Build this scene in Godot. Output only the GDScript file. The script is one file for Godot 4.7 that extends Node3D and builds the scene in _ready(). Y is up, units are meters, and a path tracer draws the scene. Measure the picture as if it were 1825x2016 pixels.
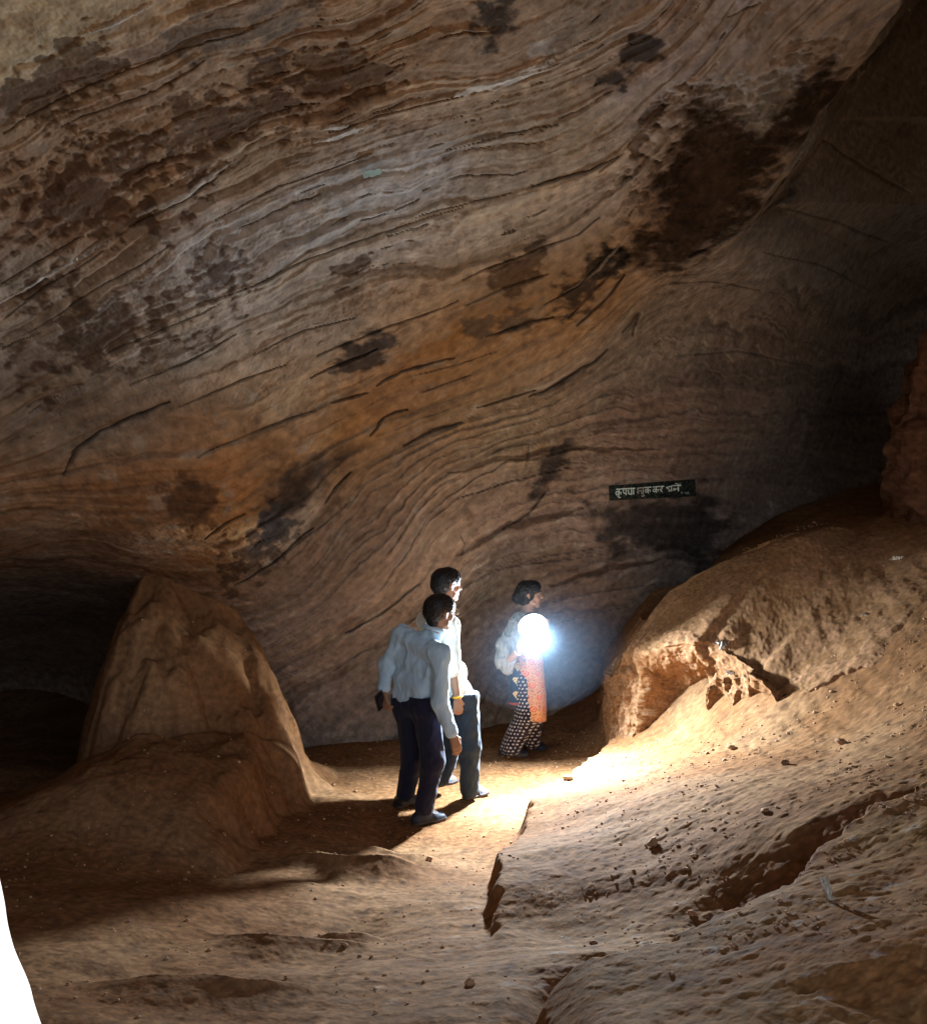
extends Node3D
# A sandstone cave with three visitors and a hand lamp. Pixel helpers use the photograph scaled to 1825 x 2016.

const FOCAL := 1977.0
const EYE := Vector3(0.0, 2.4, 0.0)
const PITCH := -2.0
const EXPOSURE := 4.8
const GLARE := 0.012
const TORCH := 10.5

var rng := RandomNumberGenerator.new()
var look := Basis()
var taken := {}

func ray(px: float, py: float) -> Vector3:
	return look * Vector3((px - 912.5) / FOCAL, (1008.0 - py) / FOCAL, -1.0)

func at(px: float, py: float, d: float) -> Vector3:
	return EYE + ray(px, py) * d

func pixel(p: Vector3) -> Vector3:
	var q := look.inverse() * (p - EYE)
	return Vector3(912.5 - q.x / q.z * FOCAL, 1008.0 + q.y / q.z * FOCAL, -q.z)

# point on the ray at world height y
func on_height(px: float, py: float, y: float) -> Vector3:
	var r := ray(px, py)
	return EYE + r * ((y - EYE.y) / r.y)

func tag(o: Node, label := "", category := "", group := "", kind := "") -> void:
	if label: o.set_meta("label", label)
	if category: o.set_meta("category", category)
	if group: o.set_meta("group", group)
	if kind: o.set_meta("kind", kind)

func numbered(called: String) -> String:
	var n: int = taken.get(called, 0)
	taken[called] = n + 1
	return called if n == 0 else "%s_%03d" % [called, n]

func put(called: String, mesh: Mesh, mat: Material, parent: Node = self) -> MeshInstance3D:
	var o := MeshInstance3D.new()
	o.name = numbered(called) if parent == self else called
	o.mesh = mesh
	o.material_override = mat
	parent.add_child(o, true)
	return o

func thing(called: String, where := Vector3.ZERO) -> Node3D:
	var o := Node3D.new()
	o.name = numbered(called)
	o.position = where
	add_child(o, true)
	return o

func noise(seed_: int, freq: float, oct := 1, kind := FastNoiseLite.TYPE_SIMPLEX_SMOOTH) -> FastNoiseLite:
	var n := FastNoiseLite.new()
	n.seed = seed_
	n.noise_type = kind
	n.frequency = freq
	n.fractal_type = FastNoiseLite.FRACTAL_FBM if oct > 1 else FastNoiseLite.FRACTAL_NONE
	n.fractal_octaves = oct
	return n

func noise_tex(seed_: int, freq: float, oct: int, size: int, lo: float, hi: float, kind := FastNoiseLite.TYPE_SIMPLEX_SMOOTH) -> NoiseTexture2D:
	var t := NoiseTexture2D.new()
	t.width = size
	t.height = size
	t.seamless = true
	t.noise = noise(seed_, freq, oct, kind)
	var g := Gradient.new()
	g.set_color(0, Color(lo, lo, lo))
	g.set_color(1, Color(hi, hi, hi))
	t.color_ramp = g
	return t

func rock_material(scale_: float, bump: float, rough: float, seed_: int, lo := 0.62, hi := 1.0) -> StandardMaterial3D:
	var m := StandardMaterial3D.new()
	m.vertex_color_use_as_albedo = true
	m.roughness = rough
	m.metallic_specular = 0.12
	m.albedo_texture = noise_tex(seed_, 0.02, 5, 512, lo, hi)
	var nt := NoiseTexture2D.new()
	nt.width = 512
	nt.height = 512
	nt.seamless = true
	nt.as_normal_map = true
	nt.bump_strength = 6.0
	nt.noise = noise(seed_ + 7, 0.03, 5)
	m.normal_enabled = true
	m.normal_texture = nt
	m.normal_scale = bump
	m.uv1_triplanar = true
	m.uv1_world_triplanar = true
	m.uv1_scale = Vector3.ONE * scale_
	return m

func plain(c: Color, rough := 0.8, spec := 0.3) -> StandardMaterial3D:
	var m := StandardMaterial3D.new()
	m.albedo_color = c.linear_to_srgb()
	m.roughness = rough
	m.metallic_specular = spec
	return m

func tinted(rough := 0.85, spec := 0.25) -> StandardMaterial3D:
	var m := plain(Color(1, 1, 1), rough, spec)
	m.vertex_color_use_as_albedo = true
	return m

func sstep(a: float, b: float, x: float) -> float:
	var t := clampf((x - a) / (b - a), 0.0, 1.0)
	return t * t * (3.0 - 2.0 * t)

func grid_mesh(pos: PackedVector3Array, col: PackedColorArray, w: int, h: int, keep := PackedByteArray(), inward := Vector3.ZERO) -> ArrayMesh:
	var nor := PackedVector3Array()
	nor.resize(w * h)
	for j in h:
		var ja: int = maxi(j - 1, 0) * w
		var jb: int = mini(j + 1, h - 1) * w
		var jr := j * w
		for i in w:
			var ia: int = i - 1 if i > 0 else 0
			var ib: int = i + 1 if i < w - 1 else i
			nor[jr + i] = (pos[jb + i] - pos[ja + i]).cross(pos[jr + ib] - pos[jr + ia]).normalized()
	var idx := PackedInt32Array()
	idx.resize((w - 1) * (h - 1) * 6)
	var n := 0
	var masked := keep.size() > 0
	for j in h - 1:
		for i in w - 1:
			var a := j * w + i
			if masked and (keep[a] == 0 or keep[a + 1] == 0 or keep[a + w] == 0 or keep[a + w + 1] == 0):
				continue
			idx[n] = a
			idx[n + 1] = a + 1
			idx[n + 2] = a + w
			idx[n + 3] = a + 1
			idx[n + 4] = a + w + 1
			idx[n + 5] = a + w
			n += 6
	idx.resize(n)
	var arr := []
	arr.resize(Mesh.ARRAY_MAX)
	arr[Mesh.ARRAY_VERTEX] = pos
	arr[Mesh.ARRAY_NORMAL] = nor
	if col.size(): arr[Mesh.ARRAY_COLOR] = col
	arr[Mesh.ARRAY_INDEX] = idx
	var m := ArrayMesh.new()
	m.add_surface_from_arrays(Mesh.PRIMITIVE_TRIANGLES, arr)
	return m

# scattered data: value(x) = sum w_i |x - x_i| + c
func rbf_solve(pts: Array, vals: Array) -> PackedFloat64Array:
	var n := pts.size()
	var rows := []
	for i in n:
		var r := PackedFloat64Array()
		r.resize(n + 2)
		for j in n:
			r[j] = (pts[i] - pts[j]).length()
		r[i] -= 0.002
		r[n] = 1.0
		r[n + 1] = vals[i]
		rows.append(r)
	var last := PackedFloat64Array()
	last.resize(n + 2)
	for j in n: last[j] = 1.0
	rows.append(last)
	for c in n + 1:
		var best := c
		for r in range(c + 1, n + 1):
			if absf(rows[r][c]) > absf(rows[best][c]): best = r
		var t = rows[c]
		rows[c] = rows[best]
		rows[best] = t
		var pr: PackedFloat64Array = rows[c]
		for r in range(c + 1, n + 1):
			var row: PackedFloat64Array = rows[r]
			var f := row[c] / pr[c]
			if f == 0.0: continue
			for k in range(c, n + 2): row[k] -= f * pr[k]
			rows[r] = row
	var w := PackedFloat64Array()
	w.resize(n + 1)
	for c in range(n, -1, -1):
		var s: float = rows[c][n + 1]
		for k in range(c + 1, n + 1): s -= rows[c][k] * w[k]
		w[c] = s / rows[c][c]
	return w
const NU := 900
const NV := 700

# ---------------------------------------------------------------- the cave's rock shell
const RIB_SIDE := 1.0
const HUB := Vector3(0.3, 1.9, -2.2)
const SHELL_REACH := 2.40
const CN := 240
const CMAX := 2.7
var s_c := Vector3()
var s_e1 := Vector3()
var s_e2 := Vector3()
var coarse_r := PackedFloat32Array()
var coarse_l := PackedFloat32Array()
var su := PackedFloat32Array()
var sv := PackedFloat32Array()
var dense_r := PackedFloat32Array()
var rib := PackedVector2Array()

func dir_of(u: float, v: float) -> Vector3:
	var a := sqrt(u * u + v * v)
	if a < 1e-6: return s_c
	var k := sin(a) / a
	return s_c * cos(a) + s_e1 * (u * k) + s_e2 * (v * k)

func uv_of(p: Vector3) -> Vector2:
	var d := (p - HUB).normalized()
	var c := clampf(d.dot(s_c), -1.0, 1.0)
	var a := acos(c)
	var s := sin(a)
	var k := a / s if s > 1e-6 else 1.0
	return Vector2(d.dot(s_e1) * k, d.dot(s_e2) * k)

func coarse_at(g: PackedFloat32Array, uv: Vector2) -> float:
	var x := clampf((uv.x + CMAX) / (2.0 * CMAX) * (CN - 1), 0.0, CN - 1.001)
	var y := clampf((uv.y + CMAX) / (2.0 * CMAX) * (CN - 1), 0.0, CN - 1.001)
	var i := int(x)
	var j := int(y)
	var a: float = lerpf(g[j * CN + i], g[j * CN + i + 1], x - i)
	var b: float = lerpf(g[(j + 1) * CN + i], g[(j + 1) * CN + i + 1], x - i)
	return lerpf(a, b, y - j)

func line_index(lines: PackedFloat32Array, x: float) -> float:
	var i: int = clampi(lines.bsearch(x) - 1, 0, lines.size() - 2)
	return clampf(i + (x - lines[i]) / (lines[i + 1] - lines[i]), 0.0, lines.size() - 1.001)

func dense_at(uv: Vector2) -> float:
	var w := su.size()
	var x := line_index(su, uv.x)
	var y := line_index(sv, uv.y)
	var i := int(x)
	var j := int(y)
	var a: float = lerpf(dense_r[j * w + i], dense_r[j * w + i + 1], x - i)
	var b: float = lerpf(dense_r[(j + 1) * w + i], dense_r[(j + 1) * w + i + 1], x - i)
	return lerpf(a, b, y - j)

# where the photograph's ray first meets the rock shell
func shell_hit(px: float, py: float, fine := false) -> Vector3:
	var r := ray(px, py)
	var lo := 2.3
	var t := 2.3
	while t < 16.0:
		var p := EYE + r * t
		var uv := uv_of(p)
		if (p - HUB).length() > (dense_at(uv) if fine else coarse_at(coarse_r, uv)): break
		lo = t
		t += 0.1
	var hi := t
	for k in 12:
		var mid := (lo + hi) * 0.5
		var p := EYE + r * mid
		var uv := uv_of(p)
		if (p - HUB).length() > (dense_at(uv) if fine else coarse_at(coarse_r, uv)): hi = mid
		else: lo = mid
	return EYE + r * lo

func shell_uv(px: float, py: float) -> Vector2:
	return uv_of(shell_hit(px, py))

var fill_pts := []
var fill_w := PackedFloat64Array()
var fill_sphere := true

func fill_row(j: int) -> void:
	var g := PackedFloat32Array()
	g.resize(CN)
	var n := fill_pts.size()
	var v := -CMAX + 2.0 * CMAX * j / (CN - 1)
	for i in CN:
		var u := -CMAX + 2.0 * CMAX * i / (CN - 1)
		var s := fill_w[n]
		if fill_sphere:
			var q := dir_of(u, v)
			for k in n: s += fill_w[k] * (q - fill_pts[k]).length()
		else:
			var q2 := Vector2(u, v)
			for k in n: s += fill_w[k] * q2.distance_to(fill_pts[k])
		g[i] = s
	rows[j] = g

func coarse_fill(pts: Array, w: PackedFloat64Array, on_sphere: bool) -> PackedFloat32Array:
	fill_pts = pts
	fill_w = w
	fill_sphere = on_sphere
	rows.resize(CN)
	WorkerThreadPool.wait_for_group_task_completion(WorkerThreadPool.add_group_task(fill_row, CN, 4, true))
	var g := PackedFloat32Array()
	for r in rows: g.append_array(r)
	rows.clear()
	return g

func blur(g: PackedFloat32Array, times: int) -> PackedFloat32Array:
	for t in times:
		var o := g.duplicate()
		for j in range(1, CN - 1):
			for i in range(1, CN - 1):
				var a := j * CN + i
				o[a] = g[a] * 0.4 + 0.15 * (g[a - 1] + g[a + 1] + g[a - CN] + g[a + CN])
		g = o
	return g

func grid_lines(lo: float, hi: float, n: int, reach: float) -> PackedFloat32Array:
	var step := (hi - lo) / n
	var right := PackedFloat32Array()
	var x := hi
	var s := step
	while x < reach:
		s = minf(s * 1.12, 0.05)
		x += s
		right.append(x)
	var left := PackedFloat32Array()
	x = lo
	s = step
	while x > -reach:
		s = minf(s * 1.12, 0.05)
		x -= s
		left.append(x)
	left.reverse()
	for i in n + 1: left.append(lo + step * i)
	left.append_array(right)
	return left

const DEPTHS := [
	# (pixel x, pixel y, metres ahead) read off the vault from ceiling to wall foot
	[0, 0, 3.9], [450, 0, 4.1], [912, 0, 4.5], [1300, 0, 5.0], [1600, 0, 5.5], [1770, 0, 5.8], [1825, 20, 6.2],
	[0, 300, 4.5], [450, 300, 4.9], [912, 300, 5.5], [1250, 300, 6.0], [1440, 300, 6.25], [1570, 300, 6.6], [1660, 300, 7.1], [1825, 300, 8.2], [1740, 150, 6.8],
	[1640, 130, 6.1],
	[0, 600, 5.1], [450, 600, 5.7], [800, 600, 6.3], [1050, 600, 6.9], [1180, 620, 7.3], [1300, 600, 8.2], [1450, 600, 9.0], [1650, 600, 10.2], [1825, 600, 12.5],
	[1330, 470, 6.7], [1450, 430, 7.0], [1480, 520, 8.0],
	[0, 800, 5.5], [300, 800, 5.95], [600, 800, 6.7], [900, 800, 7.5], [1150, 800, 8.4], [1400, 800, 9.3], [1600, 800, 10.3], [1720, 800, 12.5],
	[0, 950, 5.8], [250, 960, 6.15], [480, 980, 6.55], [700, 960, 7.3], [912, 960, 8.1], [1200, 960, 9.1], [1400, 960, 9.8], [1600, 950, 11.5],
	[0, 1080, 6.3], [250, 1100, 6.8], [480, 1130, 7.2], [700, 1130, 7.9], [912, 1130, 8.8], [1200, 1130, 9.5], [1400, 1100, 10.2],
	[0, 1180, 8.2], [150, 1200, 8.8], [350, 1200, 8.0], [0, 1320, 11.5], [150, 1320, 11.5], [0, 1420, 11.5], [400, 1320, 8.6], [600, 1300, 8.6], [800, 1300, 9.2], [1000, 1300, 9.7], [1200, 1300, 10.0],
	[620, 1470, 9.1], [800, 1430, 9.5], [1000, 1420, 10.0], [1180, 1450, 10.2],
]
const WALLS := [
	# (x, y, z) outside the frame: the vault overhead and behind, the side walls, the rock under the floor
	[0, 4.9, -2.0], [-2.4, 4.2, -1.8], [2.8, 5.3, -2.0], [0, 5.0, 0.5], [-3.2, 4.4, 0.8], [3.6, 5.2, 0.8], [0, 5.0, 2.5], [-3.6, 4.2, 2.5], [3.6, 4.6, 2.5],
	[-3.3, 1.8, -5.4], [-3.6, 2.6, -3.5], [-4.0, 2.0, -1.0], [-4.2, 2.0, 1.8], [-4.3, 0.3, -4.5], [-4.5, 0.0, 0.0], [-6.0, 0.3, -9.0],
	[5.9, 3.5, -8.0], [5.6, 3.0, -5.0], [5.3, 3.0, -2.0], [4.9, 2.8, 1.0], [4.8, 1.0, -2.0], [4.6, 4.6, -4.5],
	[0, -1.2, -2.2], [-2.5, -1.2, -4.5], [2.5, -1.2, -4.5], [0, -1.2, -7.5], [2.5, -1.0, -8.0], [0, -0.8, 1.5], [4.0, -0.8, -6.0], [-3.0, -0.8, -9.0], [4.5, 0.8, -11.0],
]
const STRATA := [
	[0.0, [[0, 255], [145, 185], [240, 140], [345, 100], [500, 55], [665, 20]]],
	[1.0, [[0, 345], [120, 265], [235, 200], [400, 125], [600, 75], [850, 10]]],
	[2.0, [[0, 615], [140, 500], [280, 420], [425, 345], [465, 310], [650, 260], [740, 220], [912, 185], [1012, 155], [1100, 125], [1262, 65], [1330, 0]]],
	[3.0, [[0, 700], [210, 560], [325, 470], [425, 425], [550, 365], [650, 330], [730, 295], [912, 250], [1100, 205], [1250, 130], [1400, 0]]],
	[4.0, [[0, 800], [200, 690], [420, 590], [520, 550], [610, 510], [750, 460], [912, 410], [1050, 372], [1162, 340], [1222, 305], [1300, 230], [1400, 110], [1480, 0]]],
	[5.0, [[0, 905], [150, 810], [255, 758], [360, 713], [465, 668], [610, 620], [780, 560], [912, 545], [1037, 500], [1137, 460], [1222, 385], [1300, 300], [1400, 190], [1530, 40]]],
	[6.0, [[0, 950], [150, 930], [390, 898], [430, 878], [530, 838], [615, 808], [720, 770], [790, 728], [890, 703], [957, 658], [1022, 640], [1112, 600], [1200, 520], [1300, 400], [1420, 280], [1560, 120], [1650, 40]]],
	[7.0, [[0, 1000], [250, 1010], [400, 1005], [480, 985], [560, 930], [650, 880], [720, 850], [820, 810], [912, 780], [1000, 750], [1112, 690], [1180, 640], [1250, 580], [1350, 500], [1450, 440], [1560, 330], [1640, 170], [1770, 30]]],
	[7.4, [[1600, 330], [1662, 350], [1825, 400]]],
	[7.7, [[1480, 450], [1600, 470], [1825, 530]]],
	[8.0, [[0, 1070], [200, 1090], [350, 1125], [470, 1148], [540, 1103], [615, 1028], [675, 948], [720, 903], [820, 858], [912, 828], [1042, 788], [1150, 730], [1212, 653], [1260, 610], [1340, 580], [1437, 560], [1562, 575], [1712, 650]]],
	[9.0, [[600, 1200], [680, 1100], [760, 1020], [840, 950], [912, 888], [1052, 848], [1152, 828], [1262, 813], [1400, 800], [1550, 790], [1700, 800]]],
	[10.0, [[560, 1300], [680, 1248], [750, 1208], [820, 1120], [870, 1040], [950, 970], [1012, 938], [1122, 913], [1262, 900], [1382, 910], [1500, 900]]],
	[11.0, [[640, 1380], [800, 1260], [912, 1128], [1000, 1080], [1112, 1060], [1262, 1040], [1400, 1030]]],
	[12.0, [[700, 1440], [900, 1290], [1000, 1220], [1150, 1170], [1260, 1140], [1350, 1120]]],
]
# beds from the vault's top down: level where each begins, tint
const BEDS := [[-9.0, 1.22, 1.20, 1.12], [-0.25, 0.86, 0.86, 0.90], [0.05, 1.14, 1.08, 0.98], [0.55, 0.92, 0.86, 0.82], [0.95, 1.05, 0.96, 0.86], [1.35, 0.86, 0.80, 0.76], [1.88, 1.22, 1.18, 1.12], [2.06, 0.84, 0.80, 0.76], [2.2, 1.10, 1.05, 0.98], [2.5, 0.90, 0.86, 0.82], [2.72, 1.06, 1.02, 0.98], [3.0, 0.86, 0.80, 0.74], [3.08, 1.08, 1.10, 1.14], [3.95, 0.84, 0.80, 0.76], [4.02, 1.20, 1.16, 1.08], [4.32, 1.02, 1.00, 0.98], [4.75, 0.86, 0.82, 0.78], [4.9, 1.10, 1.04, 0.96], [5.4, 0.96, 0.90, 0.82], [5.62, 1.14, 1.02, 0.86], [6.0, 0.78, 0.74, 0.72], [6.08, 1.12, 1.0, 0.84], [6.5, 0.86, 0.80, 0.78], [6.62, 1.08, 0.98, 0.86], [7.0, 0.80, 0.78, 0.78], [7.1, 1.08, 1.02, 0.94], [7.5, 0.88, 0.88, 0.88], [7.62, 1.06, 1.04, 1.02], [8.0, 0.80, 0.80, 0.80], [8.1, 1.10, 1.06, 1.02], [8.55, 0.92, 0.90, 0.88], [8.8, 1.04, 1.0, 0.96], [9.15, 0.86, 0.84, 0.84], [9.3, 1.06, 1.02, 0.98], [9.9, 0.86, 0.84, 0.82], [10.05, 1.05, 1.0, 0.96], [10.6, 0.88, 0.86, 0.86], [10.8, 1.05, 1.02, 1.0], [11.4, 0.86, 0.86, 0.86], [11.6, 1.0, 1.0, 1.0], [99.0, 1.0, 1.0, 1.0]]
const STONE := [
	# (pixel x, pixel y, r, g, b) base colour of the beds
	[60, 40, .44, .38, .26], [400, 80, .36, .27, .18], [300, 280, 0.31, 0.21, 0.13], [120, 400, 0.31, 0.21, 0.135], [600, 190, .31, .21, .13], [800, 110, .34, .24, .15],
	[120, 230, .33, .25, .17], [280, 160, .36, .28, .2], [500, 330, .33, .26, .18],
	[450, 480, 0.37, 0.345, 0.31], [640, 420, 0.4, 0.385, 0.35], [820, 370, 0.42, 0.405, 0.37], [1000, 300, .37, .31, .23], [1000, 100, .38, .29, .20], [1150, 60, .36, .30, .23], [1300, 100, .36, .29, .24], [1500, 60, .34, .29, .25], [1620, 80, .34, .29, .25],
	[600, 600, .34, .29, .23], [300, 650, .33, .28, .22], [100, 760, .31, .25, .19], [50, 600, .31, .26, .2], [200, 840, .3, .24, .18],
	[700, 860, 0.45, 0.275, 0.13], [560, 880, 0.42, 0.26, 0.13], [450, 1000, 0.46, 0.235, 0.09], [250, 980, 0.38, 0.21, 0.1], [60, 1000, 0.34, 0.21, 0.12], [560, 800, .38, .28, .18],
	[900, 640, 0.45, 0.3, 0.16], [780, 720, .40, .27, .16], [1000, 560, .42, .31, .20], [1000, 430, 0.5, 0.44, 0.34], [1150, 400, 0.51, 0.44, 0.36], [1100, 300, .39, .31, .21],
	[800, 930, .32, .23, .15], [900, 790, .34, .24, .14], [1000, 870, .30, .23, .15], [1150, 620, 0.41, 0.275, 0.15], [1250, 680, 0.37, 0.31, 0.24], [1400, 640, 0.35, 0.29, 0.23],
	[1620, 480, 0.38, 0.36, 0.34], [1450, 480, .38, .34, .30], [1500, 720, 0.33, 0.25, 0.19], [1300, 830, 0.31, 0.215, 0.16], [1000, 1000, 0.31, 0.22, 0.16], [700, 1080, 0.32, 0.23, 0.16], [800, 1040, 0.32, 0.23, 0.165],
	[1100, 1080, 0.31, 0.225, 0.17], [600, 1250, 0.31, 0.25, 0.21], [700, 1400, 0.31, 0.26, 0.22], [100, 1150, 0.31, 0.22, 0.16], [1250, 1020, 0.31, 0.23, 0.18], [1350, 400, 0.34, 0.25, 0.19], [1700, 300, 0.34, 0.31, 0.29],
]
# stains: kind, ragged edge (0..1), outline in pixels
const STAINS := [
	["umber", .9, [[10, 190], [80, 110], [170, 80], [210, 125], [130, 170], [70, 230]]],
	["umber", 1.0, [[250, 280], [330, 210], [450, 185], [540, 165], [560, 215], [420, 270], [300, 320], [200, 340]]],
	["umber", 1.1, [[0, 420], [100, 335], [250, 310], [370, 310], [320, 390], [180, 440], [0, 500]]],
	["umber", 1.0, [[590, 120], [700, 100], [790, 150], [710, 190], [620, 190]]],
	["umber", .8, [[200, 650], [300, 565], [420, 525], [455, 545], [390, 605], [270, 655], [150, 700], [90, 745], [70, 725]]],
	["umber", .9, [[20, 560], [110, 520], [150, 540], [60, 600]]],
	["soot", .22, [[500, 1085], [515, 1000], [560, 935], [650, 885], [695, 890], [640, 950], [590, 1005], [545, 1065]]],
	["umber", .5, [[330, 965], [380, 938], [425, 960], [412, 1020], [372, 1052], [330, 1015]]],
	["soot", .8, [[670, 715], [690, 680], [745, 655], [800, 650], [745, 695], [690, 725]]],
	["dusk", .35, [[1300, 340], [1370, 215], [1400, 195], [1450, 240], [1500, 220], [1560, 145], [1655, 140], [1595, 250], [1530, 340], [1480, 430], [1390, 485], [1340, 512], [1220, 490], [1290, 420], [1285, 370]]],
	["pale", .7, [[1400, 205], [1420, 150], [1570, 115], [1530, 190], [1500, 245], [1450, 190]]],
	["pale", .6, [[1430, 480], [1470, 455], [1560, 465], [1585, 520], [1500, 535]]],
	["soot", .7, [[925, 5], [1000, 0], [1018, 60], [975, 92], [945, 50]]],
	["umber", .8, [[965, 550], [1065, 485], [1055, 530], [1010, 585], [975, 585]]],
	["soot", .7, [[1100, 560], [1180, 510], [1230, 480], [1190, 550], [1120, 610]]],
	["soot", .5, [[1160, 1000], [1270, 985], [1395, 975], [1430, 1040], [1385, 1110], [1280, 1085], [1190, 1065]]],
	["soot", .5, [[1038, 975], [1075, 905], [1116, 872], [1095, 930], [1055, 980]]],
	["pale", .8, [[1035, 110], [1060, 85], [1090, 95], [1075, 120], [1045, 125]]],
	["ash", .5, [[350, 60], [420, 40], [560, 30], [640, 20], [600, 70], [480, 95], [420, 120], [370, 130], [320, 70]]],
	["soot", .8, [[1225, 110], [1245, 75], [1290, 95], [1300, 115], [1240, 125]]],
	["soot", .9, [[1160, 175], [1200, 145], [1240, 150], [1225, 175]]],
	["umber", .9, [[1230, 290], [1280, 220], [1300, 200], [1290, 250], [1250, 310]]],
	["umber", 1.0, [[420, 1110], [480, 1060], [560, 1000], [570, 1040], [500, 1110], [440, 1150]]],
	["umber", 1.0, [[660, 530], [710, 505], [740, 510], [690, 540]]],
	["ash", .9, [[920, 640], [1000, 600], [1060, 610], [1000, 650], [940, 670]]],
]
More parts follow.
